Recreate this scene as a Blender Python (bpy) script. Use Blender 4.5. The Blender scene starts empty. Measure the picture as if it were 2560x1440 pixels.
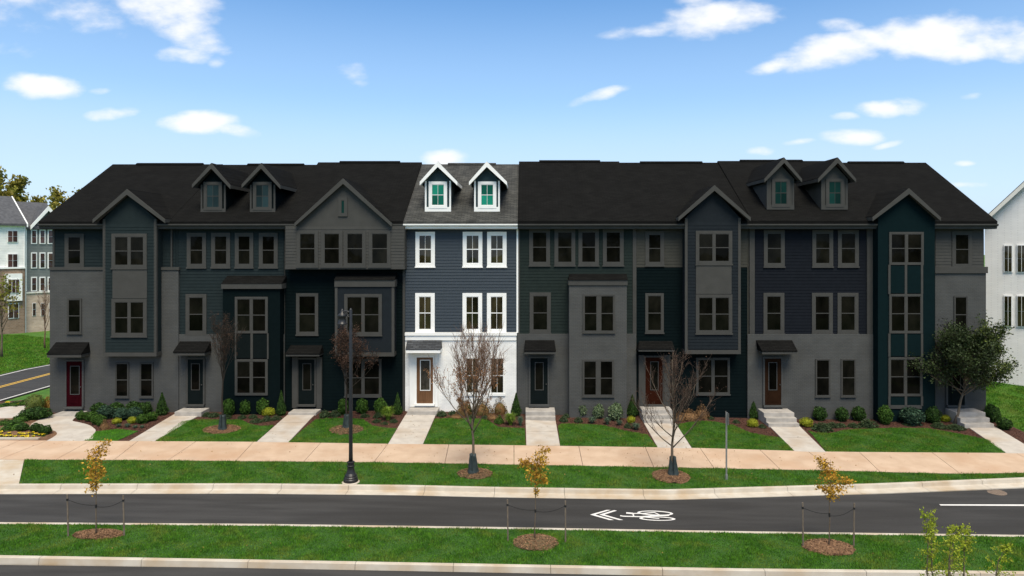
import bpy, bmesh, math, random
import numpy as np
from mathutils import Vector, Matrix
from mathutils.geometry import delaunay_2d_cdt

scene = bpy.context.scene
COL = scene.collection
R = math.radians

# ------------------------------------------------------------------ camera
F, VX, VY, CZ = 1707.0, 1314.0, 620.0, 8.8      # focal length in photo pixels, vanishing point, eye height
cam = bpy.data.cameras.new('camera')
cam.sensor_width = 36.0
cam.lens = 36.0 * F / 2560.0
cam.shift_x = -(VX - 1280.0) / 2560.0
cam.shift_y = (VY - 720.0) / 2560.0
cam.clip_start, cam.clip_end = 0.1, 3000.0
camo = bpy.data.objects.new('camera', cam)
camo.location = (0, 0, CZ)
camo.rotation_euler = (R(90), 0, 0)
COL.objects.link(camo)
scene.camera = camo

# ------------------------------------------------------------------ world, sun, exposure
SUN_DIR = Vector((0.10, -0.50, 0.88)).normalized()
world = bpy.data.worlds.new('World')
scene.world = world
world.use_nodes = True
wt = world.node_tree
wt.nodes.clear()
def WN(t, **kw):
    n = wt.nodes.new(t)
    for k, v in kw.items():
        setattr(n, k, v)
    return n
def wmath(op, a, b=None, clamp=False):
    n = WN('ShaderNodeMath', operation=op, use_clamp=clamp)
    for i, v in enumerate((a, b)):
        if v is None: continue
        if isinstance(v, (int, float)): n.inputs[i].default_value = v
        else: wt.links.new(v, n.inputs[i])
    return n.outputs[0]
def wvec(op, a, b=None, out=0):
    n = WN('ShaderNodeVectorMath', operation=op)
    for i, v in enumerate((a, b)):
        if v is None: continue
        if isinstance(v, tuple): n.inputs[i].default_value = v
        else: wt.links.new(v, n.inputs[i])
    return n.outputs[out]
sky = WN('ShaderNodeTexSky', sky_type='NISHITA')
sky.sun_disc = False
sky.sun_elevation = math.asin(SUN_DIR.z)
sky.sun_rotation = math.atan2(SUN_DIR.x, SUN_DIR.y)
sky.air_density, sky.dust_density, sky.ozone_density = 1.0, 0.0, 2.0
hsv = WN('ShaderNodeHueSaturation')
hsv.inputs['Saturation'].default_value = 1.24
hsv.inputs['Value'].default_value = 1.0
wt.links.new(sky.outputs[0], hsv.inputs['Color'])
tc = WN('ShaderNodeTexCoord')
sep = WN('ShaderNodeSeparateXYZ')
wt.links.new(tc.outputs['Generated'], sep.inputs[0])
dx, dy, dz = sep.outputs
ys = wmath('MAXIMUM', dy, 0.05)
uu = wmath('DIVIDE', dx, ys)
vv = wmath('DIVIDE', dz, ys)
cmb = WN('ShaderNodeCombineXYZ')
wt.links.new(uu, cmb.inputs[0]); wt.links.new(vv, cmb.inputs[1])
UV = cmb.outputs[0]
nz1 = WN('ShaderNodeTexNoise'); nz1.inputs['Scale'].default_value = 9.0
nz1.inputs['Detail'].default_value = 7.0; nz1.inputs['Roughness'].default_value = 0.55
mp = wvec('MULTIPLY', UV, (1.0, 2.0, 1.0))
wt.links.new(mp, nz1.inputs['Vector'])
nz2 = WN('ShaderNodeTexNoise'); nz2.inputs['Scale'].default_value = 34.0
nz2.inputs['Detail'].default_value = 5.0
wt.links.new(mp, nz2.inputs['Vector'])
# cloud bodies: direction (tan azimuth, tan elevation), half sizes, tilt, thickness
CLOUDS = [(425, 20, 135, 72, -14, 1.0), (480, 85, 110, 45, -20, 1.0), (70, 45, 200, 75, 0, .30), (110, 216, 105, 34, -6, .95),
          (60, 214, 60, 16, 4, .6), (275, 287, 76, 20, 6, .9), (500, 306, 105, 30, 0, 1.0), (580, 322, 75, 18, -14, .75),
          (1112, 398, 62, 26, 4, .9), (1790, 46, 165, 50, 4, 1.0), (1640, 70, 120, 22, 8, .7), (1740, 5, 60, 30, 0, .6), (2100, 125, 185, 48, 9, 1.0),
          (2330, 92, 180, 62, 4, 1.05), (2520, 98, 160, 60, 0, 1.05), (2480, 120, 220, 40, 0, .9), (1960, 155, 80, 20, 16, .7), (1490, 241, 88, 17, 17, .8),
          (2215, 272, 92, 24, 0, .95), (2280, 270, 55, 28, -6, .8), (2115, 290, 42, 14, 0, .85), (2128, 343, 86, 24, 0, 1.0), (2002, 354, 44, 9, 6, .6),
          (1902, 378, 36, 12, 0, .6), (2100, 62, 58, 20, 0, .5), (470, 137, 85, 22, -4, .5), (540, 155, 24, 16, 0, .42), (880, 180, 40, 30, -30, .3), (2425, 242, 32, 10, 8, .5),
          (2410, 462, 70, 8, 0, .4), (2412, 408, 24, 7, 0, .4), (250, 228, 30, 9, 5, .4), (2220, 362, 40, 7, 14, .4)]
acc = None
wt.links.new(nz2.outputs['Fac'], wt.nodes.new('NodeReroute').inputs[0])
for (cx, cy, a, b, rot, th) in CLOUDS:
    c = ((cx - VX) / F, (VY - cy) / F, 0.0)
    d = wvec('SUBTRACT', UV, c)
    ca, sa = math.cos(R(rot)), math.sin(R(rot))
    e1 = wvec('DOT_PRODUCT', d, (ca * F / a, sa * F / a, 0), out=1)
    e2 = wvec('DOT_PRODUCT', d, (-sa * F / b, ca * F / b, 0), out=1)
    r2 = wmath('ADD', wmath('MULTIPLY', e1, e1), wmath('MULTIPLY', e2, e2))
    m = wmath('MULTIPLY', wmath('SUBTRACT', 1.0, r2), th)
    acc = m if acc is None else wmath('SMOOTH_MAX' if False else 'MAXIMUM', acc, m)
fr = WN('ShaderNodeMath', operation='GREATER_THAN')       # only in front of the azimuth plane
wt.links.new(dy, fr.inputs[0]); fr.inputs[1].default_value = 0.06
n1 = wmath('SUBTRACT', nz1.outputs['Fac'], 0.5)
n2 = wmath('SUBTRACT', nz2.outputs['Fac'], 0.5)
dens = wmath('ADD', acc, wmath('ADD', wmath('MULTIPLY', n1, 3.0), wmath('MULTIPLY', n2, .8)))
mr = WN('ShaderNodeMapRange', interpolation_type='SMOOTHSTEP')
wt.links.new(dens, mr.inputs[0]); mr.inputs[1].default_value = -0.10; mr.inputs[2].default_value = 1.25
near_body = WN('ShaderNodeMapRange', interpolation_type='SMOOTHSTEP')
wt.links.new(acc, near_body.inputs[0]); near_body.inputs[1].default_value = -1.1; near_body.inputs[2].default_value = 0.15
cl1 = wmath('MULTIPLY', wmath('MULTIPLY', mr.outputs[0], near_body.outputs[0]), fr.outputs[0])
# unseen clouds above the view, thickened to give neutral white fill
zz = wmath('MAXIMUM', dz, 0.05)
cm2 = WN('ShaderNodeCombineXYZ')
wt.links.new(wmath('DIVIDE', dx, zz), cm2.inputs[0]); wt.links.new(wmath('DIVIDE', dy, zz), cm2.inputs[1])
nz3 = WN('ShaderNodeTexNoise'); nz3.inputs['Scale'].default_value = 1.7; nz3.inputs['Detail'].default_value = 6.0
wt.links.new(cm2.outputs[0], nz3.inputs['Vector'])
m3 = WN('ShaderNodeMapRange', interpolation_type='SMOOTHSTEP')
wt.links.new(nz3.outputs['Fac'], m3.inputs[0]); m3.inputs[1].default_value = 0.36; m3.inputs[2].default_value = 0.56
e3 = WN('ShaderNodeMapRange', interpolation_type='SMOOTHSTEP')
wt.links.new(dz, e3.inputs[0]); e3.inputs[1].default_value = 0.40; e3.inputs[2].default_value = 0.55
cl2 = wmath('MULTIPLY', m3.outputs[0], e3.outputs[0])
cloud = wmath('MULTIPLY', wmath('MAXIMUM', cl1, cl2), 0.96, clamp=True)
mixc = WN('ShaderNodeMix', data_type='RGBA')
wt.links.new(cloud, mixc.inputs['Factor'])
SKYK = 0.15
hz = WN('ShaderNodeValToRGB')                              # pale haze low in the sky, all the way round
hz.color_ramp.interpolation = 'EASE'
for i, (p, k) in enumerate(((0.0, .97), (.11, .74), (.22, .30), (.38, .02))):
    el = hz.color_ramp.elements[i] if i < 2 else hz.color_ramp.elements.new(p)
    el.position = p; el.color = (k, k, k, 1)
wt.links.new(wmath('MAXIMUM', dz, 0.0), hz.inputs[0])
mixh = WN('ShaderNodeMix', data_type='RGBA')
wt.links.new(hz.outputs[0], mixh.inputs['Factor'])
wt.links.new(hsv.outputs[0], mixh.inputs['A'])
mixh.inputs['B'].default_value = (.50 / SKYK, .64 / SKYK, .82 / SKYK, 1)
mixc.inputs['B'].default_value = (0.86 / SKYK, 0.865 / SKYK, 0.875 / SKYK, 1)
wt.links.new(mixh.outputs['Result'], mixc.inputs['A'])
bg = WN('ShaderNodeBackground'); bg.inputs['Strength'].default_value = SKYK
wt.links.new(mixc.outputs['Result'], bg.inputs['Color'])
wo = WN('ShaderNodeOutputWorld')
wt.links.new(bg.outputs[0], wo.inputs[0])

sl = bpy.data.lights.new('sun', 'SUN')
sl.energy = 3.7
sl.angle = R(30)
sl.color = (1.0, 0.90, 0.74)
slo = bpy.data.objects.new('sun', sl)
slo.rotation_euler = (-SUN_DIR).to_track_quat('-Z', 'Y').to_euler()
slo.location = (-20, -20, 40)
COL.objects.link(slo)
vs = scene.view_settings
vs.view_transform, vs.look, vs.exposure, vs.gamma = 'Standard', 'None', 0.3, 1.0

# ------------------------------------------------------------------ ground height
S0Y = [-400, 0, 12.0, 19.85, 22.4, 26.06, 28.23, 30.69]
S0Z = [-0.9, -0.6, -0.5, -0.40, -0.35, -0.30, -0.18, -0.10]
FX = [-26, -12, -5, 1, 7, 13, 26]
FZ = [0.24, 0.28, 0.33, 0.13, 0.05, -0.10, -0.12]
def T(X, Y):
    X = np.asarray(X, float); Y = np.asarray(Y, float)
    tilt = -0.0126 * np.clip(X, -30, 30)
    lo = np.interp(Y, S0Y, S0Z) + tilt
    fa = np.interp(X, FX, FZ)
    k = np.clip((Y - 30.69) / (34.6 - 30.69), 0, 1)
    z = lo * (1 - k) + fa * k
    z = z - np.clip(Y - 48, 0, 32) * 0.041
    ramp = np.clip((X - 24.3) / 1.5, 0, 1) * np.clip(Y - 34.0, 0, 8) * 0.14
    return z + ramp
def Tz(x, y): return float(T(x, y))
def X_at(px, Y): return (px - VX) * Y / F
def Z_at(py, Y): return CZ - (py - VY) * Y / F
def G(px, py, dz=0.0):
    """the ground point that the photograph shows at this place (dz: height of the surface over the ground)"""
    lo, hi = 8.0, 140.0
    for _ in range(50):
        m = (lo + hi) / 2
        if VY + (CZ - (Tz(X_at(px, m), m) + dz)) * F / m > py: lo = m
        else: hi = m
    return (X_at(px, lo), lo)
def GP(pts, dz=0.0): return [G(a, b, dz) for a, b in pts]

# ------------------------------------------------------------------ materials
MATS = {}
def material(name, c1, c2=None, scale=4.0, rough=0.8, bump=0.0, bscale=40.0, spec=0.3, detail=5.0, c3=None, s3=0.4, island=None, transl=0.0, metallic=0.0, stretch=None, contrast=(0.35, 0.65)):
    if name in MATS: return MATS[name]
    m = bpy.data.materials.new(name); m.use_nodes = True
    nt = m.node_tree; N = nt.nodes; L = nt.links
    p = N['Principled BSDF']
    p.inputs['Roughness'].default_value = rough
    p.inputs['Specular IOR Level'].default_value = spec
    p.inputs['Metallic'].default_value = metallic
    geo = N.new('ShaderNodeNewGeometry')
    vec = geo.outputs['Position']
    if stretch:
        vm = N.new('ShaderNodeVectorMath'); vm.operation = 'MULTIPLY'
        vm.inputs[1].default_value = stretch
        L.new(vec, vm.inputs[0]); vec = vm.outputs[0]
    col = None
    if c2:
        nz = N.new('ShaderNodeTexNoise'); nz.inputs['Scale'].default_value = scale; nz.inputs['Detail'].default_value = detail
        L.new(vec, nz.inputs['Vector'])
        mr = N.new('ShaderNodeMapRange'); L.new(nz.outputs['Fac'], mr.inputs[0])
        mr.inputs[1].default_value, mr.inputs[2].default_value = contrast
        mx = N.new('ShaderNodeMix'); mx.data_type = 'RGBA'
        L.new(mr.outputs[0], mx.inputs['Factor'])
        mx.inputs['A'].default_value = (*c1, 1); mx.inputs['B'].default_value = (*c2, 1)
        col = mx.outputs['Result']
        if c3:
            nz = N.new('ShaderNodeTexNoise'); nz.inputs['Scale'].default_value = s3; nz.inputs['Detail'].default_value = 4.0
            L.new(vec, nz.inputs['Vector'])
            mr = N.new('ShaderNodeMapRange'); L.new(nz.outputs['Fac'], mr.inputs[0])
            mr.inputs[1].default_value, mr.inputs[2].default_value = 0.48, 0.72
            mx = N.new('ShaderNodeMix'); mx.data_type = 'RGBA'
            L.new(mr.outputs[0], mx.inputs['Factor']); L.new(col, mx.inputs['A'])
            mx.inputs['B'].default_value = (*c3, 1); col = mx.outputs['Result']
    if island:
        rp = N.new('ShaderNodeMapRange'); L.new(geo.outputs['Random Per Island'], rp.inputs[0])
        rp.inputs[3].default_value, rp.inputs[4].default_value = island
        hs = N.new('ShaderNodeHueSaturation')
        if col: L.new(col, hs.inputs['Color'])
        else: hs.inputs['Color'].default_value = (*c1, 1)
        L.new(rp.outputs[0], hs.inputs['Value']); col = hs.outputs[0]
    if col: L.new(col, p.inputs['Base Color'])
    else: p.inputs['Base Color'].default_value = (*c1, 1)
    if bump:
        nb = N.new('ShaderNodeTexNoise'); nb.inputs['Scale'].default_value = bscale; nb.inputs['Detail'].default_value = 4.0
        L.new(vec, nb.inputs['Vector'])
        bp = N.new('ShaderNodeBump'); bp.inputs['Strength'].default_value = bump; bp.inputs['Distance'].default_value = 0.02
        L.new(nb.outputs['Fac'], bp.inputs['Height']); L.new(bp.outputs[0], p.inputs['Normal'])
    if transl:
        tr = N.new('ShaderNodeBsdfTranslucent')
        if col: L.new(col, tr.inputs['Color'])
        else: tr.inputs['Color'].default_value = (*c1, 1)
        ms = N.new('ShaderNodeMixShader'); ms.inputs[0].default_value = transl
        L.new(p.outputs[0], ms.inputs[1]); L.new(tr.outputs[0], ms.inputs[2])
        L.new(ms.outputs[0], N['Material Output'].inputs['Surface'])
    MATS[name] = m
    return m
def brickmat(name, c1, c2, mortar, bw, bh, gap, rough=0.85, bump=0.5, slope=None, var=None, spec=0.2):
    """bricks or shingles laid in courses: x along the wall, z (or the roof slope) up it"""
    if name in MATS: return MATS[name]
    m = bpy.data.materials.new(name); m.use_nodes = True
    nt = m.node_tree; N = nt.nodes; L = nt.links
    p = N['Principled BSDF']; p.inputs['Roughness'].default_value = rough; p.inputs['Specular IOR Level'].default_value = spec
    geo = N.new('ShaderNodeNewGeometry')
    sp = N.new('ShaderNodeSeparateXYZ'); L.new(geo.outputs['Position'], sp.inputs[0])
    cb = N.new('ShaderNodeCombineXYZ')
    ad = N.new('ShaderNodeMath'); ad.operation = 'MULTIPLY_ADD'
    L.new(sp.outputs[1], ad.inputs[0]); ad.inputs[1].default_value = 0.9 if slope is None else 0.0; L.new(sp.outputs[0], ad.inputs[2])
    L.new(ad.outputs[0], cb.inputs[0])
    mz = N.new('ShaderNodeMath'); mz.operation = 'MULTIPLY'; mz.inputs[1].default_value = 1.0 if slope is None else slope
    L.new(sp.outputs[2], mz.inputs[0]); L.new(mz.outputs[0], cb.inputs[1])
    bt = N.new('ShaderNodeTexBrick')
    bt.inputs['Scale'].default_value = 1.0
    bt.inputs['Brick Width'].default_value = bw; bt.inputs['Row Height'].default_value = bh
    bt.inputs['Mortar Size'].default_value = gap; bt.inputs['Mortar Smooth'].default_value = 0.3
    bt.inputs['Color1'].default_value = (*c1, 1); bt.inputs['Color2'].default_value = (*c2, 1); bt.inputs['Mortar'].default_value = (*mortar, 1)
    L.new(cb.outputs[0], bt.inputs['Vector'])
    nz = N.new('ShaderNodeTexNoise'); nz.inputs['Scale'].default_value = 1.3; nz.inputs['Detail'].default_value = 6
    L.new(geo.outputs['Position'], nz.inputs['Vector'])
    mr = N.new('ShaderNodeMapRange'); L.new(nz.outputs['Fac'], mr.inputs[0]); mr.inputs[1].default_value = .3; mr.inputs[2].default_value = .7
    mr.inputs[3].default_value, mr.inputs[4].default_value = var or (0.86, 1.08)
    hs = N.new('ShaderNodeHueSaturation'); L.new(bt.outputs['Color'], hs.inputs['Color']); L.new(mr.outputs[0], hs.inputs['Value'])
    L.new(hs.outputs[0], p.inputs['Base Color'])
    bp = N.new('ShaderNodeBump'); bp.inputs['Strength'].default_value = bump; bp.inputs['Distance'].default_value = 0.012; bp.invert = True
    L.new(bt.outputs['Fac'], bp.inputs['Height']); L.new(bp.outputs[0], p.inputs['Normal'])
    MATS[name] = m
    return m

M_asphalt = material('asphalt', (.031, .030, .029), (.048, .0465, .045), 2.6, .9, .5, 160, c3=(.027, .0255, .024), s3=.9, stretch=(.12, 1, 1))
M_concrete = material('path_concrete', (0.4160, 0.3760, 0.3280), (0.4960, 0.4560, 0.4000), 2.4, .85, .25, 90, c3=(0.4000, 0.3200, 0.2400), s3=.7)
M_walk = material('sidewalk_concrete', (0.4560, 0.3280, 0.2280), (0.5280, 0.3920, 0.2800), 1.4, .85, .25, 90, c3=(0.4400, 0.2880, 0.1840), s3=.5)
M_kerb = material('kerb_concrete', (.44, .385, .31), (.52, .475, .40), 1.8, .85, .3, 80, c3=(.40, .30, .19), s3=.8)
M_step = material('step_concrete', (0.3024, 0.2808, 0.2520), (0.4032, 0.3744, 0.3384), 3.0, .85, .3, 60)
M_mulch = material('bark_mulch', (0.0340, 0.0136, 0.0093), (0.0808, 0.0340, 0.0221), 26, .95, 1.0, 55, c3=(0.1190, 0.0553, 0.0340), s3=9)
M_mulch_tan = material('pine_mulch', (0.1360, 0.0723, 0.0382), (0.2295, 0.1318, 0.0723), 30, .95, 1.0, 60, c3=(0.0850, 0.0425, 0.0255), s3=3)
M_soil = material('lawn_soil', (0.0255, 0.0723, 0.0119), (0.0382, 0.1020, 0.0170), 3.0, .95, .5, 60)
M_grass = material('lawn_grass', (.036, .128, .006), (.090, .225, .012), 4.5, .8, 0, c3=(.150, .205, .024), s3=1.5, island=(.55, 1.5), transl=.25)
M_grass_y = material('bright_lawn_grass', (0.0638, 0.2125, 0.0102), (0.1020, 0.2805, 0.0170), 2.2, .8, 0, island=(.65, 1.4), transl=.25)
M_terrain = material('far_grass', (.036, .105, .010), (.066, .165, .014), 3.5, .95, 1.0, 24, c3=(.088, .15, .022), s3=.45)
M_paint = material('road_paint', (0.6120, 0.5950, 0.5695), (0.6800, 0.6630, 0.6375), 8, .7)
M_yellow = material('yellow_road_paint', (.62, .36, .04), (.70, .43, .06), 8, .7)
M_white = material('white_trim_paint', (.78, .78, .75), (.83, .83, .80), 2.0, .5)
M_cream = material('cream_trim_paint', (.66, .64, .57), (.72, .70, .63), 2.0, .5)
M_navy = material('navy_siding_paint', (.029, .040, .051), (.036, .048, .060), 5.0, .65, .2, 60, stretch=(.3, 1, 6))
M_teal = material('deep_teal_paint', (.012, .032, .036), (.017, .041, .045), 4.0, .6)
M_wbrick = brickmat('white_painted_brick', (.83, .83, .80), (.79, .79, .77), (.71, .71, .69), .21, .072, .010)
M_shingle = brickmat('grey_shingles', (.038, .039, .036), (.080, .080, .071), (.018, .018, .018), .32, .062, .012, slope=1.0, bump=.8, var=(.75, 1.25))
M_shingle_b = brickmat('charcoal_shingles', (.040, .044, .048), (.075, .08, .085), (.02, .02, .022), .32, .07, .012, slope=1.0, bump=.8)
def glass(name, c1, c2, spec=.5, scale=1.3):
    if name in MATS: return MATS[name]
    m = material(name, c1, c2, scale, .03, 0, spec=spec, detail=6, stretch=(1, 1, .6))
    nt = m.node_tree; N = nt.nodes; L = nt.links; p = N['Principled BSDF']
    oi = N.new('ShaderNodeObjectInfo'); mr = N.new('ShaderNodeMapRange'); L.new(oi.outputs['Random'], mr.inputs[0])
    mr.inputs[3].default_value, mr.inputs[4].default_value = .45, 1.6
    hs = N.new('ShaderNodeHueSaturation'); L.new(p.inputs['Base Color'].links[0].from_socket, hs.inputs['Color']); L.new(mr.outputs[0], hs.inputs['Value'])
    L.new(hs.outputs[0], p.inputs['Base Color'])
    geo = N.new('ShaderNodeNewGeometry'); nb = N.new('ShaderNodeTexNoise'); nb.inputs['Scale'].default_value = 1.1; nb.inputs['Detail'].default_value = 1
    L.new(geo.outputs['Position'], nb.inputs['Vector'])
    bp = N.new('ShaderNodeBump'); bp.inputs['Strength'].default_value = .25; bp.inputs['Distance'].default_value = .04
    L.new(nb.outputs['Fac'], bp.inputs['Height']); L.new(bp.outputs[0], p.inputs['Normal'])
    return m
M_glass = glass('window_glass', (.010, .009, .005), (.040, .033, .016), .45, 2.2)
M_gglass = glass('green_film_glass', (.005, .135, .092), (.010, .190, .120), .12)
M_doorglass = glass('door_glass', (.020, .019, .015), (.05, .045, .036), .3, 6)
M_brown = material('stained_wood_door', (.11, .052, .022), (.15, .075, .034), 3.0, .5, .15, 40, stretch=(6, 6, .6))
M_metal = material('galvanised_steel', (.30, .31, .30), (.40, .40, .39), 6, .45, metallic=.7)
M_black = material('black_painted_metal', (.012, .012, .013), (.018, .018, .019), 6, .4, spec=.4)
M_bag = material('green_tree_bag', (.020, .030, .030), (.036, .050, .050), 7, .5, .6, 30)
M_stake = material('weathered_wood_stake', (.12, .095, .07), (.20, .16, .12), 8, .85, .3, 40, stretch=(8, 8, 1))
# neighbours: the dark veil over them is mixed into every colour
D_trim = material('dimmed_trim_paint', (0.05452, 0.05452, 0.05076), (0.06148, 0.06148, 0.05724), 2.0, .75, spec=.02)
D_brick = brickmat('dimmed_painted_brick', (.074, .076, .073), (.068, .070, .068), (.056, .058, .056), .21, .072, .010)
D_beige = material('dimmed_taupe_siding_paint', (0.04606, 0.04606, 0.03948), (0.05194, 0.05194, 0.04452), 4, .8, spec=.02)
D_blue = material('dimmed_slate_siding_paint', (0.01617, 0.02331, 0.02463), (0.01823, 0.02629, 0.02777), 4, .8, spec=.02)
D_green = material('dimmed_green_grey_siding_paint', (0.01654, 0.0235, 0.02143), (0.01866, 0.0265, 0.02417), 4, .8, spec=.02)
D_dkteal = material('dimmed_teal_siding_paint', (0.0032, 0.00677, 0.00752), (0.0036, 0.00763, 0.00848), 4, .8, spec=.02)
D_teal2 = material('dimmed_teal_tower_paint', (0.00395, 0.01109, 0.0126), (0.00445, 0.01251, 0.0142), 4, .8, spec=.02)
D_navy = material('dimmed_navy_siding_paint', (0.0094, 0.01128, 0.01485), (0.0106, 0.01272, 0.01675), 4, .8, spec=.02)
D_slate = material('dimmed_dark_slate_siding_paint', (0.0141, 0.01786, 0.02115), (0.0159, 0.02014, 0.02385), 4, .8, spec=.02)
D_roof = brickmat('dimmed_shingles', (.0085, .0085, .0080), (.0120, .0120, .0112), (.005, .005, .005), .32, .062, .012, slope=1.0, bump=.5, spec=.02)
D_glass = glass('dimmed_window_glass', (.0028, .0030, .0022), (.0075, .0072, .0052), .05, 2.0)
D_gglass = glass('dimmed_green_film_glass', (.004, .022, .019), (.006, .030, .025), .04)
D_bglass = glass('dimmed_blue_film_glass', (.013, .026, .029), (.017, .033, .036), .04)
D_red = material('dimmed_red_door', (.020, .0016, .0034), (.026, .0022, .0042), 4, .7, spec=.02)
D_rust = material('dimmed_rust_door', (.022, .0062, .0032), (.028, .0080, .0040), 4, .7, spec=.02)
D_brown = material('dimmed_brown_door', (.018, .0085, .0045), (.023, .0110, .0058), 4, .7, spec=.02)
D_bdoor = material('dimmed_dark_door', (0.00564, 0.00865, 0.00902), (0.00636, 0.00975, 0.01018), 4, .7, spec=.02)

# ------------------------------------------------------------------ mesh helpers
class MB:
    def __init__(s, xf=None): s.v = []; s.f = []; s.xf = xf
    def add(s, vs, fs):
        o = len(s.v); s.v += [tuple(p) for p in vs]; s.f += [tuple(i + o for i in f) for f in fs]; return s
    def box(s, x0, x1, y0, y1, z0, z1):
        return s.add([(x0, y0, z0), (x1, y0, z0), (x1, y1, z0), (x0, y1, z0), (x0, y0, z1), (x1, y0, z1), (x1, y1, z1), (x0, y1, z1)],
                     [(0, 3, 2, 1), (4, 5, 6, 7), (0, 1, 5, 4), (1, 2, 6, 5), (2, 3, 7, 6), (3, 0, 4, 7)])
    def hexa(s, p):
        return s.add(p, [(0, 3, 2, 1), (4, 5, 6, 7), (0, 1, 5, 4), (1, 2, 6, 5), (2, 3, 7, 6), (3, 0, 4, 7)])
    def prism(s, poly, d):
        n = len(poly); d = Vector(d)
        a = [Vector(p) for p in poly]; b = [p + d for p in a]
        return s.add(a + b, [tuple(range(n))[::-1], tuple(range(n, 2 * n))] + [(i, (i + 1) % n, n + (i + 1) % n, n + i) for i in range(n)])
    def tube(s, pts, rad, k=6, cap=True):
        pts = [Vector(p) for p in pts]; rings = []
        for i, p in enumerate(pts):
            d = (pts[min(i + 1, len(pts) - 1)] - pts[max(i - 1, 0)]).normalized()
            a = d.cross(Vector((0, 0, 1)) if abs(d.z) < .9 else Vector((1, 0, 0))).normalized(); b = d.cross(a)
            r = rad[i] if isinstance(rad, (list, tuple)) else rad
            rings.append([p + (a * math.cos(2 * math.pi * j / k) + b * math.sin(2 * math.pi * j / k)) * r for j in range(k)])
        vs = [q for r in rings for q in r]; fs = []
        for i in range(len(pts) - 1):
            for j in range(k):
                fs.append((i * k + j, i * k + (j + 1) % k, (i + 1) * k + (j + 1) % k, (i + 1) * k + j))
        if cap: fs += [tuple(range(k))[::-1], tuple((len(pts) - 1) * k + j for j in range(k))]
        return s.add(vs, fs)
    def lathe(s, c, prof, k=16):
        c = Vector(c); vs = []
        for r, z in prof:
            for j in range(k):
                vs.append(c + Vector((r * math.cos(2 * math.pi * j / k), r * math.sin(2 * math.pi * j / k), z)))
        fs = []
        for i in range(len(prof) - 1):
            for j in range(k):
                fs.append((i * k + j, i * k + (j + 1) % k, (i + 1) * k + (j + 1) % k, (i + 1) * k + j))
        fs += [tuple(range(k))[::-1], tuple((len(prof) - 1) * k + j for j in range(k))]
        return s.add(vs, fs)
    def build(s, name, mat, parent=None, smooth=False, fix=True):
        me = bpy.data.meshes.new(name)
        me.from_pydata(s.v, [], s.f)
        if fix:
            bm = bmesh.new(); bm.from_mesh(me); bmesh.ops.recalc_face_normals(bm, faces=bm.faces); bm.to_mesh(me); bm.free()
        return link(name, me, mat, parent, smooth)
def link(name, me, mat, parent=None, smooth=False):
    if mat and not len(me.materials): me.materials.append(mat)
    if smooth:
        me.polygons.foreach_set('use_smooth', [True] * len(me.polygons))
    o = bpy.data.objects.new(name, me)
    COL.objects.link(o)
    if parent:
        o.parent = parent
        if parent.type == 'EMPTY': o.matrix_parent_inverse = Matrix.Translation(-parent.location)
    return o
def np_mesh(name, V, Fc, mat, parent=None):
    me = bpy.data.meshes.new(name)
    k = Fc.shape[1]; n = len(Fc)
    me.vertices.add(len(V)); me.vertices.foreach_set('co', np.ascontiguousarray(V, np.float32).ravel())
    me.loops.add(n * k); me.loops.foreach_set('vertex_index', np.ascontiguousarray(Fc, np.int32).ravel())
    me.polygons.add(n); me.polygons.foreach_set('loop_start', np.arange(0, n * k, k, dtype=np.int32))
    try: me.polygons.foreach_set('loop_total', np.full(n, k, np.int32))
    except Exception: pass
    me.update(calc_edges=True)
    return me if name is None else link(name, me, mat, parent)
def empty(name, loc, label=None, cat=None, group=None, kind=None):
    e = bpy.data.objects.new(name, None); e.location = loc; e.empty_display_size = .3; COL.objects.link(e)
    return tag(e, label, cat, group, kind)
def tag(o, label=None, cat=None, group=None, kind=None):
    if label: o['label'] = label
    if cat: o['category'] = cat
    if group: o['group'] = group
    if kind: o['kind'] = kind
    return o
def smooth_closed(poly, n=3):
    P = [Vector(p) for p in poly]; out = []
    for i in range(len(P)):
        p0, p1, p2, p3 = P[i - 1], P[i], P[(i + 1) % len(P)], P[(i + 2) % len(P)]
        for j in range(n):
            t = j / n
            out.append(tuple(.5 * ((2 * p1) + (p2 - p0) * t + (2 * p0 - 5 * p1 + 4 * p2 - p3) * t * t + (3 * p1 - p0 - 3 * p2 + p3) * t ** 3)))
    return out
def inpoly(X, Y, poly):
    inside = np.zeros(len(X), bool); n = len(poly)
    for i in range(n):
        x1, y1 = poly[i]; x2, y2 = poly[(i + 1) % n]
        c = ((y1 > Y) != (y2 > Y)) & (X < (x2 - x1) * (Y - y1) / ((y2 - y1) or 1e-9) + x1)
        inside ^= c
    return inside
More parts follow.
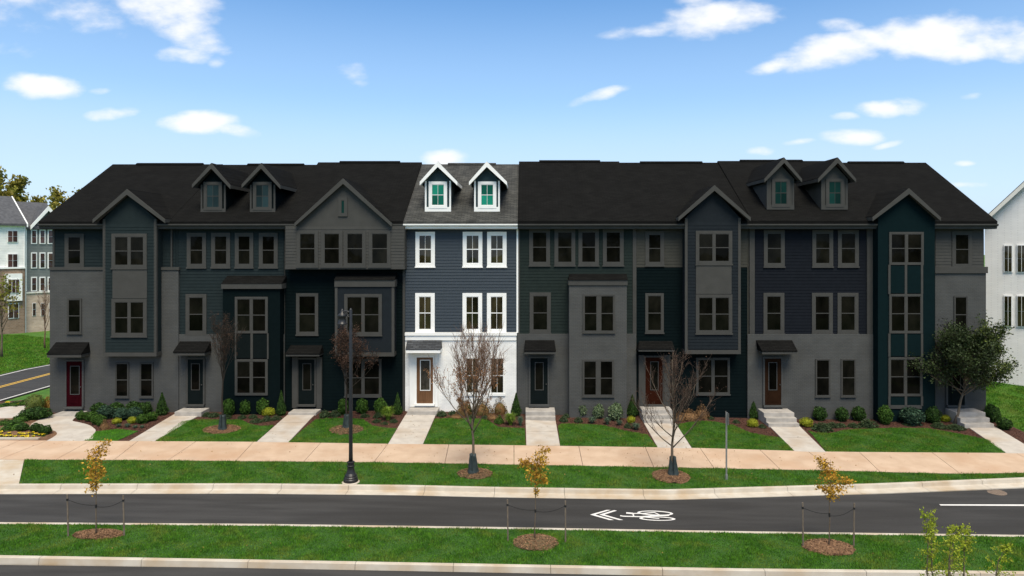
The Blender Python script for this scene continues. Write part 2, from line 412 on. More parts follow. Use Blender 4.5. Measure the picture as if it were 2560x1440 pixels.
def sheet(name, poly, mat, dz, thick=.35, spacing=.6, zf=None, parent=None, kind='structure', label=None):
    """a ground sheet that follows the terrain, with a skirt down into it"""
    zf = zf or (lambda x, y: Tz(x, y))
    B = []
    for i in range(len(poly)):
        a = Vector(poly[i][:2]); b = Vector(poly[(i + 1) % len(poly)][:2]); n = max(1, int((b - a).length / spacing))
        B += [a.lerp(b, j / n) for j in range(n)]
    xs = np.arange(min(p.x for p in B), max(p.x for p in B), spacing); yy = np.arange(min(p.y for p in B), max(p.y for p in B), spacing)
    gx, gy = np.meshgrid(xs, yy); gx = gx.ravel(); gy = gy.ravel()
    bp = [(p.x, p.y) for p in B]
    k = inpoly(gx, gy, bp)
    ba = np.array(bp)
    pts = []
    for x, y in zip(gx[k], gy[k]):
        if np.min(np.hypot(ba[:, 0] - x, ba[:, 1] - y)) > spacing * .4: pts.append(Vector((x, y)))
    nb = len(B)
    r = delaunay_2d_cdt(B + pts, [(i, (i + 1) % nb) for i in range(nb)], [], 1, 1e-5)
    V = [(p.x, p.y, zf(p.x, p.y) + dz) for p in r[0]]
    fs = [tuple(f) for f in r[2]]
    mb = MB(); mb.add(V, fs)
    mb.add([(x, y, zf(x, y) + dz) for x, y in bp] + [(x, y, zf(x, y) + dz - thick) for x, y in bp],
           [(i, (i + 1) % nb, nb + (i + 1) % nb, nb + i) for i in range(nb)])
    me = bpy.data.meshes.new(name); me.from_pydata(mb.v, [], mb.f)
    bm = bmesh.new(); bm.from_mesh(me); bmesh.ops.remove_doubles(bm, verts=bm.verts, dist=1e-4)
    bmesh.ops.recalc_face_normals(bm, faces=bm.faces)
    if sum(f.normal.z * f.calc_area() for f in bm.faces) < 0: bmesh.ops.reverse_faces(bm, faces=bm.faces)
    bm.to_mesh(me); bm.free()
    o = link(name, me, mat, parent)
    if not parent: tag(o, label, kind=kind)
    return o
rng = np.random.default_rng(7)
def grass(poly, density, dz, hgt=.055, mat=None, wid=.011, zf=None):
    xs = [p[0] for p in poly]; ys_ = [p[1] for p in poly]
    n = int(density * (max(xs) - min(xs)) * (max(ys_) - min(ys_)))
    X = rng.uniform(min(xs), max(xs), n); Y = rng.uniform(min(ys_), max(ys_), n)
    k = inpoly(X, Y, [p[:2] for p in poly]); X = X[k]; Y = Y[k]; n = len(X)
    Z = T(X, Y) + dz - .005
    a = rng.uniform(0, 2 * np.pi, n); h = hgt * rng.uniform(.5, 1.35, n) * (1 + .35 * np.sin(X * 3.1 + 2 * np.sin(Y * 2.3)))
    lean = rng.uniform(0, .7, n) * h; la = rng.uniform(0, 2 * np.pi, n)
    w = wid * rng.uniform(.6, 1.3, n)
    V = np.empty((n, 3, 3))
    V[:, 0] = np.stack([X - np.cos(a) * w, Y - np.sin(a) * w, Z], 1)
    V[:, 1] = np.stack([X + np.cos(a) * w, Y + np.sin(a) * w, Z], 1)
    V[:, 2] = np.stack([X + np.cos(la) * lean, Y + np.sin(la) * lean, Z + h], 1)
    o = np_mesh('grass', V.reshape(-1, 3), np.arange(3 * n).reshape(-1, 3), mat or M_grass)
    return tag(o, kind='stuff')

# ------------------------------------------------------------------ terrain, roads, kerbs, pavement
gxs = [-600, -300, -150, -100, -80, -70, -62, -56, -50, -45, -40, -37, -35.7, -35.4, -29.4, -29.1] + list(np.arange(-28.5, 33, 1.5)) + [24.2, 24.6, 36, 42, 50, 70, 110, 200, 400, 600]
gxs = sorted(set(round(float(x), 3) for x in gxs))
gys = [-400, -100, -30, 0, 8, 12, 16, 19, 22, 25, 28, 30.7, 33.0, 33.4, 34.4, 35.5, 35.9, 37, 38.5, 40, 42, 44, 46, 48, 52, 56, 60, 66, 72, 80, 90, 110, 150, 250, 500, 900]
def terr(x, y):
    z = Tz(x, y)
    if y < 35.6 and not (x > 24.5 and y > 33.2): z -= .35
    elif -35.6 < x < -29.2: z -= .25
    return z
tm = MB()
tm.add([(x, y, terr(x, y)) for y in gys for x in gxs],
       [(j * len(gxs) + i, j * len(gxs) + i + 1, (j + 1) * len(gxs) + i + 1, (j + 1) * len(gxs) + i) for j in range(len(gys) - 1) for i in range(len(gxs) - 1)])
tag(tm.build('ground', M_terrain, fix=False, smooth=False), kind='structure')

def lerp_line(pts, px):
    return float(np.interp(px, [p[0] for p in pts], [p[1] for p in pts]))
WALK_FAR = [(-400, 1101), (135, 1103), (640, 1106), (970, 1111), (1315, 1115), (1730, 1121), (2065, 1131), (2520, 1134), (3000, 1136)]
WALK_NEAR = [(-400, 1149), (60, 1150), (400, 1152), (970, 1157), (1314, 1163), (1700, 1170), (2100, 1178), (2380, 1186), (2560, 1183), (3000, 1180)]
KERB_BACK = [(-400, 1211), (0, 1210), (630, 1209), (1018, 1213), (1240, 1218), (1505, 1222), (1665, 1224), (1840, 1219), (2189, 1209), (2560, 1194), (3000, 1180)]
MED_FAR = [(-400, 1299), (0, 1305), (640, 1309), (1240, 1317), (1880, 1328), (2560, 1337), (3000, 1343)]
MED_NEAR = [(-400, 1382), (0, 1389), (640, 1400), (1240, 1411), (1840, 1422), (2560, 1429), (3000, 1434)]

def roadz(x, y): return Tz(x, y) - .155
# carriageways
rd = sheet('road', [(-75, 21.9), (75, 21.9), (75, 30.2), (22, 30.2), (12.5, 28.3), (5, 26.6), (-75, 26.6)], M_asphalt, 0, .3, 1.2, zf=roadz)
sheet('road', [(-75, 12.5), (75, 12.5), (75, 19.75), (-75, 19.75)], M_asphalt, -.155, .3, 1.5)
sheet('verge', [(-75, 2), (75, 2), (75, 12.3), (-75, 12.3)], M_soil, 0.0, .3, 2.5)

def sweep_kerb(name, line, prof, seg, label_mat, flip=1, jitter=0):
    """kerb stones cast in lengths along a line on the ground; prof = (offset towards the road, height)"""
    pts = [Vector(G(px, py)) for px, py in line]
    # dense resample by arc length
    d = [0]
    for a, b in zip(pts, pts[1:]): d.append(d[-1] + (b - a).length)
    def at(s):
        for i in range(len(d) - 1):
            if s <= d[i + 1] or i == len(d) - 2:
                return pts[i].lerp(pts[i + 1], (s - d[i]) / (d[i + 1] - d[i]))
    def nrm(s):
        t = (at(min(s + .4, d[-1])) - at(max(s - .4, 0))).normalized()
        return Vector((t.y, -t.x)) * flip
    root = empty(name, (0, 0, 0), kind='structure')
    s = 0.0; rr = random.Random(3)
    while s < d[-1] - .2:
        e = min(s + seg * rr.uniform(.92, 1.08), d[-1])
        n = max(2, int((e - s - .014) / .7) + 1)
        mb = MB(); k = len(prof); V = []
        for i in range(n):
            q = s + .007 + (e - s - .014) * i / (n - 1)
            p = at(q); m = nrm(q); z0 = Tz(p.x, p.y)
            for o_, h in prof: V.append((p.x + m.x * o_, p.y + m.y * o_, z0 + h))
        fs = [(i * k + j, i * k + (j + 1) % k, (i + 1) * k + (j + 1) % k, (i + 1) * k + j) for i in range(n - 1) for j in range(k)]
        fs += [tuple(range(k)), tuple((n - 1) * k + j for j in range(k))]
        mb.add(V, fs).build('kerb_stone', label_mat, root)
        s = e
    return root
KP = [(0, -.4), (0, .012), (.015, .02), (.13, .02), (.16, .008), (.19, -.13), (.21, -.143), (.62, -.150), (.62, -.4)]
sweep_kerb('kerb', KERB_BACK, KP, 2.75, M_kerb)
KQ = [(0, -.4), (0, .012), (.012, .02), (.13, .02), (.15, .008), (.175, -.15), (.175, -.4)]
sweep_kerb('kerb', [(p, q + 6) for p, q in MED_FAR], KQ, 3.05, M_kerb, flip=-1)
sweep_kerb('kerb', MED_NEAR, KQ, 3.05, M_kerb)
# pavement slabs
walk = empty('sidewalk', (0, 0, 0), kind='structure')
JT = [(-330, -440), (-120, -240), (50, -62), (118, 0), (225, 140), (345, 285), (490, 420), (634, 590), (802, 760), (970, 935), (1122, 1112), (1285, 1285), (1447, 1457), (1613, 1634), (1750, 1785), (1900, 1950), (2020, 2080), (2148, 2200), (2330, 2400), (2540, 2630), (2750, 2870), (2960, 3100)]
for (a, b), (c, d_) in zip(JT, JT[1:]):
    q = [G(a + .6, lerp_line(WALK_FAR, a)), G(c - .6, lerp_line(WALK_FAR, c)), G(d_ - .6, lerp_line(WALK_NEAR, d_)), G(b + .6, lerp_line(WALK_NEAR, b))]
    sheet('slab', q, M_walk, .03, .3, .8, parent=walk)
# verge and median lawns
def line_px(line, a, b, n=26):
    return [(px, lerp_line(line, px)) for px in np.linspace(a, b, n)]
verge = GP(line_px(WALK_NEAR, 62, 2900) + line_px(KERB_BACK, 2900, 48)[0:])
verge = [(x, y) for x, y in verge]
sheet('lawn', verge, M_soil, .01, .3, .6)
grass(verge, 1500, .01)
grass([(x, y + (.05 if i < 26 else -.05)) for i, (x, y) in enumerate(verge)], 60, .01, .075)
med = GP([(p, q + 6) for p, q in line_px(MED_FAR, -60, 2650)] + line_px(MED_NEAR, 2650, -60))
sheet('lawn', med, M_soil, .01, .3, .6)
grass(med, 1900, .01)
sheet('kerb_ramp', GP([(-300, 1149), (60, 1150), (47, 1211), (-360, 1211)]), M_kerb, .012, .3, .8)

# yard: bark mulch with lawns and paths laid into it
sheet('mulch_bed', [(-25.4, 30.72), (24.4, 30.72), (24.4, 35.75), (-25.4, 35.75)], M_mulch, 0.0, .3, .5)
LAWNS = [([(209, 1103), (226, 1096), (240, 1080), (290, 1075), (345, 1079), (291, 1104)], M_grass_y),
         ([(388, 1105), (418, 1084), (452, 1056), (480, 1051), (560, 1050), (605, 1052), (625, 1061), (650, 1066), (685, 1065), (641, 1106)], None),
         ([(721, 1107), (757, 1075), (790, 1050), (835, 1047), (878, 1047), (908, 1050), (933, 1066), (965, 1071), (992, 1072), (970, 1110)], None),
         ([(1058, 1111), (1073, 1080), (1087, 1048), (1134, 1047), (1200, 1048), (1222, 1054), (1247, 1069), (1312, 1072), (1314, 1115)], None),
         ([(1401, 1115), (1395, 1066), (1405, 1061), (1465, 1061), (1508, 1065), (1560, 1078), (1619, 1088), (1643, 1119)], None),
         ([(1731, 1121), (1700, 1075), (1692, 1062), (1720, 1057), (1750, 1054), (1792, 1056), (1835, 1065), (1877, 1084), (1915, 1091), (1952, 1095), (1984, 1128)], None),
         ([(2066, 1131), (2033, 1090), (2020, 1078), (2040, 1084), (2079, 1084), (2106, 1077), (2188, 1072), (2308, 1071), (2347, 1077), (2407, 1088), (2470, 1101), (2495, 1117), (2515, 1133)], None)]
for pl, m in LAWNS:
    q = GP(pl)
    sheet('lawn', q, M_soil, .025, .2, .4)
    grass(q, 1900, .025, .05, m)
rise = [(24.55, 33.3), (34, 33.3), (34, 41.5), (27.6, 41.3), (24.55, 41.3)]
grass(rise, 900, 0, .06, None, .014)
grass([(-60, 48), (-35.6, 41), (-35.6, 62), (-56, 76), (-60, 76)], 160, 0, .10, None, .035)
def path(tl, tr, br, bl, n):
    root = empty('path', (0, 0, 0), kind='structure')
    a, b, c, d_ = [Vector(G(*p)) for p in (tl, tr, br, bl)]
    for i in range(n):
        t0 = i / n + .004; t1 = (i + 1) / n - .004
        sheet('slab', [tuple(a.lerp(d_, t0)), tuple(b.lerp(c, t0)), tuple(b.lerp(c, t1)), tuple(a.lerp(d_, t1))], M_concrete, .035, .3, .5, parent=root)
path((436, 1037), (503, 1037), (386, 1105), (322, 1105), 3)
path((721, 1037), (788, 1037), (720, 1108), (641, 1107), 3)
path((1019, 1032), (1093, 1032), (1057, 1112), (970, 1112), 3)
path((1314, 1048), (1388, 1048), (1400, 1116), (1316, 1116), 2)
path((1606, 1052), (1684, 1052), (1730, 1123), (1645, 1121), 2)
path((1920, 1063), (1995, 1063), (2066, 1133), (1987, 1130), 2)
path((2409, 1061), (2476, 1061), (2602, 1136), (2517, 1135), 3)
pc = GP(smooth_closed([(128, 1040), (190, 1040), (184, 1049), (182, 1054), (200, 1058), (222, 1064), (236, 1073), (239, 1079), (234, 1088), (222, 1096)], 3)[:-3]
        + [(206, 1104), (116, 1104)] + [(131, 1096), (141, 1089), (143, 1084), (138, 1079), (126, 1076), (100, 1074), (72, 1069), (80, 1060), (100, 1050)])
sheet('path', pc, M_concrete, .035, .3, .5)
# corner bed with its edging, and the concrete beside it
sheet('mulch_bed', GP([(-260, 1102), (116, 1103.4), (131, 1096), (141, 1089), (143, 1084), (138, 1079), (126, 1076), (100, 1074), (72, 1069), (80, 1060), (100, 1050), (126, 1041), (126, 1018), (60, 1020), (55, 1044), (-260, 1052)]), M_mulch_tan, .012, .3, .5)
sheet('path', GP([(-260, 1023), (64, 1016), (60, 1034), (30, 1046), (-260, 1054)]), M_concrete, .03, .3, .6)
edg = empty('bed_edging', (0, 0, 0), kind='structure')
ep = [G(px, 1100) for px in np.linspace(-200, 96, 4)]
for a, b in zip(ep, ep[1:]):
    za, zb = Tz(*a), Tz(*b)
    MB().hexa([(a[0], a[1], za - .2), (b[0] - .01, b[1], zb - .2), (b[0] - .01, b[1] + .15, zb - .2), (a[0], a[1] + .15, za - .2),
               (a[0], a[1], za + .08), (b[0] - .01, b[1], zb + .08), (b[0] - .01, b[1] + .15, zb + .08), (a[0], a[1] + .15, za + .08)]).build('kerb_stone', M_kerb, edg)
# side street that runs back past the end house
side = sheet('side_street', [(-35.5, 35.9), (-29.3, 35.9), (-29.3, 140), (-35.5, 140)], M_asphalt, .01, .2, 3.0)
for x, w, m in ((-29.55, .12, M_paint), (-35.25, .12, M_paint), (-32.52, .11, M_yellow), (-32.26, .11, M_yellow)):
    sheet('lane_line', [(x, 36), (x + w, 36), (x + w, 139), (x, 139)], m, .016, .004, 3.0, parent=side)
sheet('mulch_bed', GP([(-120, 1018), (-120, 1008), (20, 1004), (66, 1000), (66, 1015)]), M_mulch, .02, .2, .5)
sheet('mulch_bed', GP([(-60, 838), (60, 828), (150, 821), (150, 800), (-60, 806)]), material('straw_mulch', (.33, .22, .10), (.42, .30, .15), 3, .95, .5, 20), .02, .2, 1.5)

# road paint
def flat(name, poly, mat, h, parent=None, zf=roadz):
    me = MB().add([(x, y, zf(x, y) + h) for x, y in poly], [tuple(range(len(poly)))])
    o = me.build(name, mat, parent)
    if o.data.polygons[0].normal.z < 0: o.data.flip_normals()
    return o
def GR(px, py): # road point
    lo, hi = 8., 60.
    for _ in range(45):
        m = (lo + hi) / 2
        if VY + (CZ - roadz(X_at(px, m), m)) * F / m > py: lo = m
        else: hi = m
    return (X_at(px, lo), lo)
def zr(zx, zy): return GR(1460 + zx / 8.533, 1230 + zy / 8.533)
flat('chevron', [zr(*p) for p in [(130, 485), (480, 385), (570, 385), (240, 485), (640, 600), (540, 600)]], M_paint, .005, rd)
flat('chevron', [zr(*p) for p in [(325, 485), (640, 390), (705, 400), (435, 485), (840, 600), (745, 600)]], M_paint, .005, rd)
bk = MB()
def ring(cx, cy, rx, ry, ix, iy, sk):
    k = 40; o = []; q = []
    for j in range(k):
        a = 2 * math.pi * j / k
        o.append(zr(cx + rx * math.cos(a), cy + ry * math.sin(a) + sk * math.cos(a))); q.append(zr(cx + ix * math.cos(a), cy + iy * math.sin(a) + sk * math.cos(a)))
    V = [(x, y, roadz(x, y) + .005) for x, y in o + q]
    bk.add(V, [(j, (j + 1) % k, k + (j + 1) % k, k + j) for j in range(k)])
ring(1520, 452, 382, 50, 322, 33, 14)
ring(1565, 570, 386, 44, 318, 29, 10)
def stroke(pts, w, h):
    for (a, b), (c, d_) in zip(pts, pts[1:]):
        n = Vector((-(d_ - b), c - a)); n = n.normalized() * w / 2 if n.length else n
        q = [zr(a + n.x, b + n.y), zr(c + n.x, d_ + n.y), zr(c - n.x, d_ - n.y), zr(a - n.x, b - n.y)]
        bk.add([(x, y, roadz(x, y) + h) for x, y in q], [(0, 1, 2, 3)])
stroke([(770, 508), (840, 520), (1050, 526), (1210, 530), (1450, 512), (1820, 505)], 20, .0065)
stroke([(900, 450), (1045, 462), (1060, 526)], 30, .008)
stroke([(1045, 462), (1250, 462), (1460, 505)], 18, .0095)
stroke([(1210, 468), (1500, 442), (1610, 495)], 18, .011)
stroke([(1240, 535), (1605, 574)], 16, .0125)
bo = bk.build('bicycle_symbol', M_paint, rd)
flat('lane_line', [GR(2348, 1261), GR(2640, 1261.5), GR(2640, 1265.5), GR(2352, 1264)], M_paint, .005, rd)
mc = GR(2490, 1230)
mh = MB().lathe((mc[0], mc[1], roadz(*mc) - .02), [(.0, 0), (.36, 0), (.36, .026), (.33, .03), (.0, .03)], 28)
mho = mh.build('manhole_cover', material('rusty_iron', (.14, .10, .075), (.22, .17, .13), 30, .8, .5, 60), None)
tag(mho, 'round rusty iron manhole cover set in the asphalt near the kerb', 'manhole cover')
for k in range(-3, 4):
    w = math.sqrt(.3 ** 2 - (k * .085) ** 2)
    MB().box(mc[0] - w, mc[0] + w, mc[1] + k * .085 - .02, mc[1] + k * .085 + .02, roadz(*mc) + .008, roadz(*mc) + .016).build('rib', MATS['rusty_iron'], mho)

# ------------------------------------------------------------------ townhouses
YW = 35.6                      # front wall plane
ZE, ZR_, YE, YR = 10.18, 13.88, 35.15, 41.4
SL = (ZR_ - ZE) / (YR - YE)
LAND = .475                    # height of the door landings
class House:
    def __init__(s, label, px0, px1, dark, dzr, wall_mat, roof_mat, trim, group=None):
        s.x0, s.x1 = X_at(px0, YW), X_at(px1, YW); s.dark = dark; s.dzr = dzr; s.trim = trim; s.roof_mat = roof_mat
        cx = (s.x0 + s.x1) / 2
        s.e = empty('townhouse', (cx, YW, Tz(cx, YW)), label, 'townhouse', group or 'townhouses of the row')
        d = dzr
        sec = [(YW, -.6), (YW, ZE - .05), (YR, ZR_ - .12 + d), (2 * YR - YW, ZE - .05), (2 * YR - YW, -.6)]
        MB().prism([(s.x0 + .006, y, z) for y, z in sec], (s.x1 - s.x0 - .012, 0, 0)).build('wall', wall_mat, s.e)
    def roof(s, ox0=0, ox1=0, vent=None, eave=True):
        d = s.dzr; a, b = s.x0 - ox0 + .003, s.x1 + ox1 - .003
        t = .16
        sec = [(YE - .05, ZE - .02 + d * .2), (YR, ZR_ + d), (2 * YR - YE + .05, ZE - .02 + d * .2), (2 * YR - YE + .05, ZE - .02 - t), (YR, ZR_ - t), (YE - .05, ZE - .02 - t)]
        r = MB().prism([(a, y, z) for y, z in sec], (b - a, 0, 0)).build('roof', s.roof_mat, s.e)
        if not eave: s.eave_bits(r, a, b)
        # fascia and soffit
        if eave: s.eave_run(r, a, b)
        if vent:
            v0, v1 = X_at(vent[0], YR), X_at(vent[1], YR)
            MB().prism([(v0, YR - .16, ZR_ + d - .06), (v0, YR - .14, ZR_ + d + .02), (v0, YR, ZR_ + d + .08), (v0, YR + .14, ZR_ + d + .02), (v0, YR + .16, ZR_ + d - .06)], (v1 - v0, 0, 0)).build('ridge_vent', s.roof_mat, r)
        return r
    def eave_run(s, r, a, b):
        MB().box(a, b, YE - .03, YE + .06, ZE - .36, ZE - .14).build('fascia', s.trim, r)
        MB().box(a, b, YE + .0, YW + .02, ZE - .40, ZE - .362).build('soffit', M_cream if not s.dark else s.trim, r)
        # gutter
        MB().prism([(a, YE - .032, ZE - .145), (a, YE - .15, ZE - .145), (a, YE - .15, ZE - .20), (a, YE - .11, ZE - .26), (a, YE - .032, ZE - .26)], (b - a, 0, 0)).build('gutter', s.trim, r)
    def eave_bits(s, r, a, b):
        s.eave_run(r, a, X_at(744, YE)); s.eave_run(r, X_at(971, YE), b)
    def siding(s, p0, p1, q0, q1, mat, Y=YW, exp=.165, name='siding', lap=.015):
        """lapped siding sheet"""
        x0, x1, z1, z0 = X_at(p0, Y), X_at(p1, Y), Z_at(q0, Y), Z_at(q1, Y)
        n = max(1, round((z1 - z0) / exp)); e = (z1 - z0) / n; mb = MB()
        for i in range(n):
            a = z0 + i * e; b = a + e
            mb.add([(x0, Y - .006, a), (x1, Y - .006, a), (x0, Y - .006 - lap, a), (x1, Y - .006 - lap, a), (x0, Y - .006, b), (x1, Y - .006, b)],
                   [(0, 1, 3, 2), (2, 3, 5, 4)])
        mb.add([(x0, Y - .03, z0), (x0, Y - .006, z0), (x0, Y - .006, z1), (x0, Y - .03, z1), (x1, Y - .03, z0), (x1, Y - .006, z0), (x1, Y - .006, z1), (x1, Y - .03, z1)],
               [(0, 1, 2, 3), (4, 7, 6, 5)])
        return mb.build(name, mat, s.e, fix=False)
    def boards(s, p0, p1, q0, q1, mat, Y=YW, exp=.158):
        """every siding board a piece of its own"""
        x0, x1, z1, z0 = X_at(p0, Y), X_at(p1, Y), Z_at(q0, Y), Z_at(q1, Y)
        n = round((z1 - z0) / exp); e = (z1 - z0) / n
        me = None
        for i in range(n):
            if me is None:
                o = MB().hexa([(x0, Y - .034, 0), (x1, Y - .034, 0), (x1, Y - .002, 0), (x0, Y - .002, 0), (x0, Y - .012, e + .01), (x1, Y - .012, e + .01), (x1, Y - .002, e + .01), (x0, Y - .002, e + .01)]).build('siding_board', mat, s.e)
                me = o.data
            else: o = link('siding_board', me, mat, s.e)
            o.location = (0, 0, z0 + i * e)
    def slab(s, name, p0, p1, q0, q1, mat, y0, y1, parent=None):
        """a block whose front face (at depth y0) the photograph shows between these pixels"""
        return MB().box(X_at(p0, y0), X_at(p1, y0), y0, y1, Z_at(q1, y0), Z_at(q0, y0)).build(name, mat, parent or s.e)
    def window(s, p0, p1, q0, q1, Y=YW, tr=.17, units=1, cols=1, rows=2, trim=None, glassm=None, proud=.055, mull=.11, sill=True, rail=.045, bar=.016):
        """outer edge of the trim in pixels; units side by side; each unit has rows of sashes with cols of panes"""
        trim = trim or s.trim; glassm = glassm or (D_glass if s.dark else M_glass)
        x0, x1, z1, z0 = X_at(p0, Y), X_at(p1, Y), Z_at(q0, Y), Z_at(q1, Y)
        ya, yb = Y - proud, Y + .0
        mb = MB()
        mb.box(x0, x0 + tr, ya, yb, z0, z1).box(x1 - tr, x1, ya, yb, z0, z1)
        mb.box(x0 + tr, x1 - tr, ya - .003, yb, z1 - tr, z1 + .002).box(x0 + tr, x1 - tr, ya - .003, yb, z0 - .002, z0 + tr)
        uw = (x1 - x0 - 2 * tr - mull * (units - 1)) / units
        for u in range(1, units):
            a = x0 + tr + u * uw + (u - 1) * mull
            mb.box(a, a + mull, ya + .002, yb, z0 + tr, z1 - tr)
        w = mb.build('window', trim, s.e)
        if sill: MB().box(x0 - .03, x1 + .03, ya - .03, ya - .003, z0 - .05, z0 + .02).build('sill', trim, w)
        sb = MB(); fr = .03; yg = Y - .016 - .02
        zi0, zi1 = z0 + tr, z1 - tr
        for u in range(units):
            a = x0 + tr + u * (uw + mull); b = a + uw
            sb.box(a, a + fr, yg - .012, yb, zi0, zi1).box(b - fr, b, yg - .012, yb, zi0, zi1)
            sb.box(a + fr, b - fr, yg - .012, yb, zi0, zi0 + fr).box(a + fr, b - fr, yg - .012, yb, zi1 - fr, zi1)
            rh = (zi1 - zi0) / rows
            for r in range(1, rows):
                zc = zi0 + r * rh; sb.box(a + fr, b - fr, yg - .014, yb, zc - (rail if rows == 2 else bar) / 2, zc + (rail if rows == 2 else bar) / 2)
            cw = (b - a - 2 * fr) / cols
            for c in range(1, cols):
                xc = a + fr + c * cw; sb.box(xc - bar / 2, xc + bar / 2, yg - .010, yb, zi0 + fr, zi1 - fr)
        sb.build('sash', trim, w)
        for u in range(units):
            a = x0 + tr + u * (uw + mull); b = a + uw; rh = (zi1 - zi0) / rows; cw = (b - a - 2 * fr) / cols
            for r in range(rows):
                for c in range(cols):
                    MB().box(a + fr + c * cw + .004, a + fr + (c + 1) * cw - .004, yg - .004, yb - .002, max(zi0 + r * rh + .01, zi0 + fr), min(zi0 + (r + 1) * rh - .01, zi1 - fr)).build('pane', glassm, w)
        return w
    def door(s, p0, p1, q0, q1, g, mat, Y=YW, frame=None, glassm=None, case=.09, gtrim=None):
        frame = frame or s.trim
        x0, x1, z1, z0 = X_at(p0, Y), X_at(p1, Y), Z_at(q0, Y), Z_at(q1, Y)
        d = MB().box(x0, x1, Y - .05, Y + .02, z0, z1).build('door', mat, s.e)
        MB().box(x0 - case, x0, Y - .075, Y + .0, z0 - .04, z1 + case).box(x1, x1 + case, Y - .075, Y + .0, z0 - .04, z1 + case).box(x0, x1, Y - .078, Y, z1, z1 + case).build('door_frame', frame, d)
        MB().box(x0 - case, x1 + case, Y - .18, Y + .01, z0 - .10, z0 - .002).build('threshold', frame, d)
        a, b, t, u = X_at(g[0], Y), X_at(g[1], Y), Z_at(g[2], Y), Z_at(g[3], Y)
        gt = gtrim or frame; w = .035
        MB().box(a, a + w, Y - .068, Y - .048, u, t).box(b - w, b, Y - .068, Y - .048, u, t).box(a + w, b - w, Y - .068, Y - .048, t - w, t).box(a + w, b - w, Y - .068, Y - .048, u, u + w).build('glass_frame', gt, d)
        MB().box(a + w, b - w, Y - .058, Y - .046, u + w, t - w).build('pane', glassm or (D_glass if s.dark else M_doorglass), d)
        # lower panel moulding
        pz0, pz1 = z0 + .13, u - .10
        if pz1 - pz0 > .12:
            MB().box(x0 + .14, x1 - .14, Y - .058, Y - .048, pz0, pz1).build('panel', mat, d)
            MB().box(x0 + .19, x1 - .19, Y - .066, Y - .056, pz0 + .05, pz1 - .05).build('panel', mat, d)
        MB().lathe((x1 - .07, Y - .085, (z0 + z1) / 2 - .15), [(.0, -.03), (.028, -.02), (.034, 0), (.028, .02), (0, .03)], 10).tube([(x1 - .07, Y - .085, (z0 + z1) / 2 - .15), (x1 - .07, Y - .045, (z0 + z1) / 2 - .15)], .012, 6).build('handle', M_metal if not s.dark else D_trim, d)
        return d
    def canopy(s, t0, t1, qt, b0, b1, qb, fas, Y=YW, mat=None, hip=0):
        """small shingled roof over the door: top edge on the wall, bottom edge further out"""
        out = .74; Yo = Y - out
        mat = mat or s.roof_mat
        xa, xb, zt = X_at(t0, Y), X_at(t1, Y), Z_at(qt, Y)
        xc, xd, zb = X_at(b0, Yo), X_at(b1, Yo), Z_at(qb, Yo)
        r = MB().add([(xc, Yo, zb), (xd, Yo, zb), (xb, Y + .01, zt), (xa, Y + .01, zt), (xc, Yo, zb - .05), (xd, Yo, zb - .05), (xd, Y + .01, zb - .05), (xc, Y + .01, zb - .05)],
                     [(0, 1, 2, 3), (0, 4, 5, 1), (1, 5, 6, 2), (0, 3, 7, 4), (4, 7, 6, 5), (2, 6, 7, 3)]).build('door_canopy', mat, s.e)
        MB().box(xc + .02, xd - .02, Yo + .02, Y - .02, zb - fas, zb - .052).build('canopy_fascia', s.trim, r)
        return r
    def gable_roof(s, c, apex, l, r_, Yf, Yb, over, name='gable_roof', parent=None, tb=.24, dep=.10):
        """two slopes from an apex, running back into the main roof, with rake boards in front. l, r_ = (px,py) of the rake feet"""
        xa, za = X_at(apex[0], Yf), Z_at(apex[1], Yf)
        xl, zl = X_at(l[0], Yf), Z_at(l[1], Yf)
        xr, zr2 = X_at(r_[0], Yf), Z_at(r_[1], Yf)
        t = .13
        m = MB().prism([(xl, Yf + .02, zl), (xa, Yf + .02, za), (xr, Yf + .02, zr2), (xr, Yf + .02, zr2 - t), (xa, Yf + .02, za - t * 1.25), (xl, Yf + .02, zl - t)], (0, Yb - Yf - .02, 0))
        g = m.build(name, s.roof_mat, parent or s.e)
        k = .03
        MB().prism([(xl - k, Yf - .04, zl - .05), (xa, Yf - .04, za - .015), (xr + k, Yf - .04, zr2 - .05), (xr + k, Yf - .04, zr2 - tb), (xa, Yf - .04, za - tb * 1.25), (xl - k, Yf - .04, zl - tb)], (0, .058, 0)).build('rake_board', s.trim, g)
        # soffit under the overhang and eave boards along the sides
        MB().prism([(xl + .02, Yf + .02, zl - t - .004), (xa, Yf + .02, za - t * 1.25 - .004), (xr - .02, Yf + .02, zr2 - t - .004), (xr - .02, Yf + .02, zr2 - t - .04), (xa, Yf + .02, za - t * 1.25 - .045), (xl + .02, Yf + .02, zl - t - .04)], (0, over + .02, 0)).build('soffit', s.trim if s.dark else M_cream, g)
        for xx, zz_, sg in ((xl, zl, 1), (xr, zr2, -1)):
            xi = xx - sg * .012
            MB().box(min(xi, xi + sg * .05), max(xi, xi + sg * .05), Yf + .02, Yb, zz_ - .2, zz_ - .03).build('eave_board', s.trim, g)
        return g
    def dormer(s, p0, p1, qb, qe, apex, l, r_, win, gl, wall_mat, face=None, dz=0):
        Yd = 36.08
        x0, x1 = X_at(p0, Yd), X_at(p1, Yd); z0, ze = Z_at(qb, Yd), Z_at(qe, Yd)
        xa = (x0 + x1) / 2; za = Z_at(apex[1] + 11, Yd - .1) - .12
        d = MB().prism([(x0, Yd, z0 - .1), (x0, Yd, ze), (xa, Yd, za), (x1, Yd, ze), (x1, Yd, z0 - .1)], (0, 4.2, 0)).build('dormer', wall_mat, s.e)
        c = .075
        MB().box(x0 - .012, x0 + c, Yd - .035, Yd + .03, z0 + .22, ze).build('corner_board', s.trim, d)
        MB().box(x1 - c, x1 + .012, Yd - .035, Yd + .03, z0 + .22, ze).build('corner_board', s.trim, d)
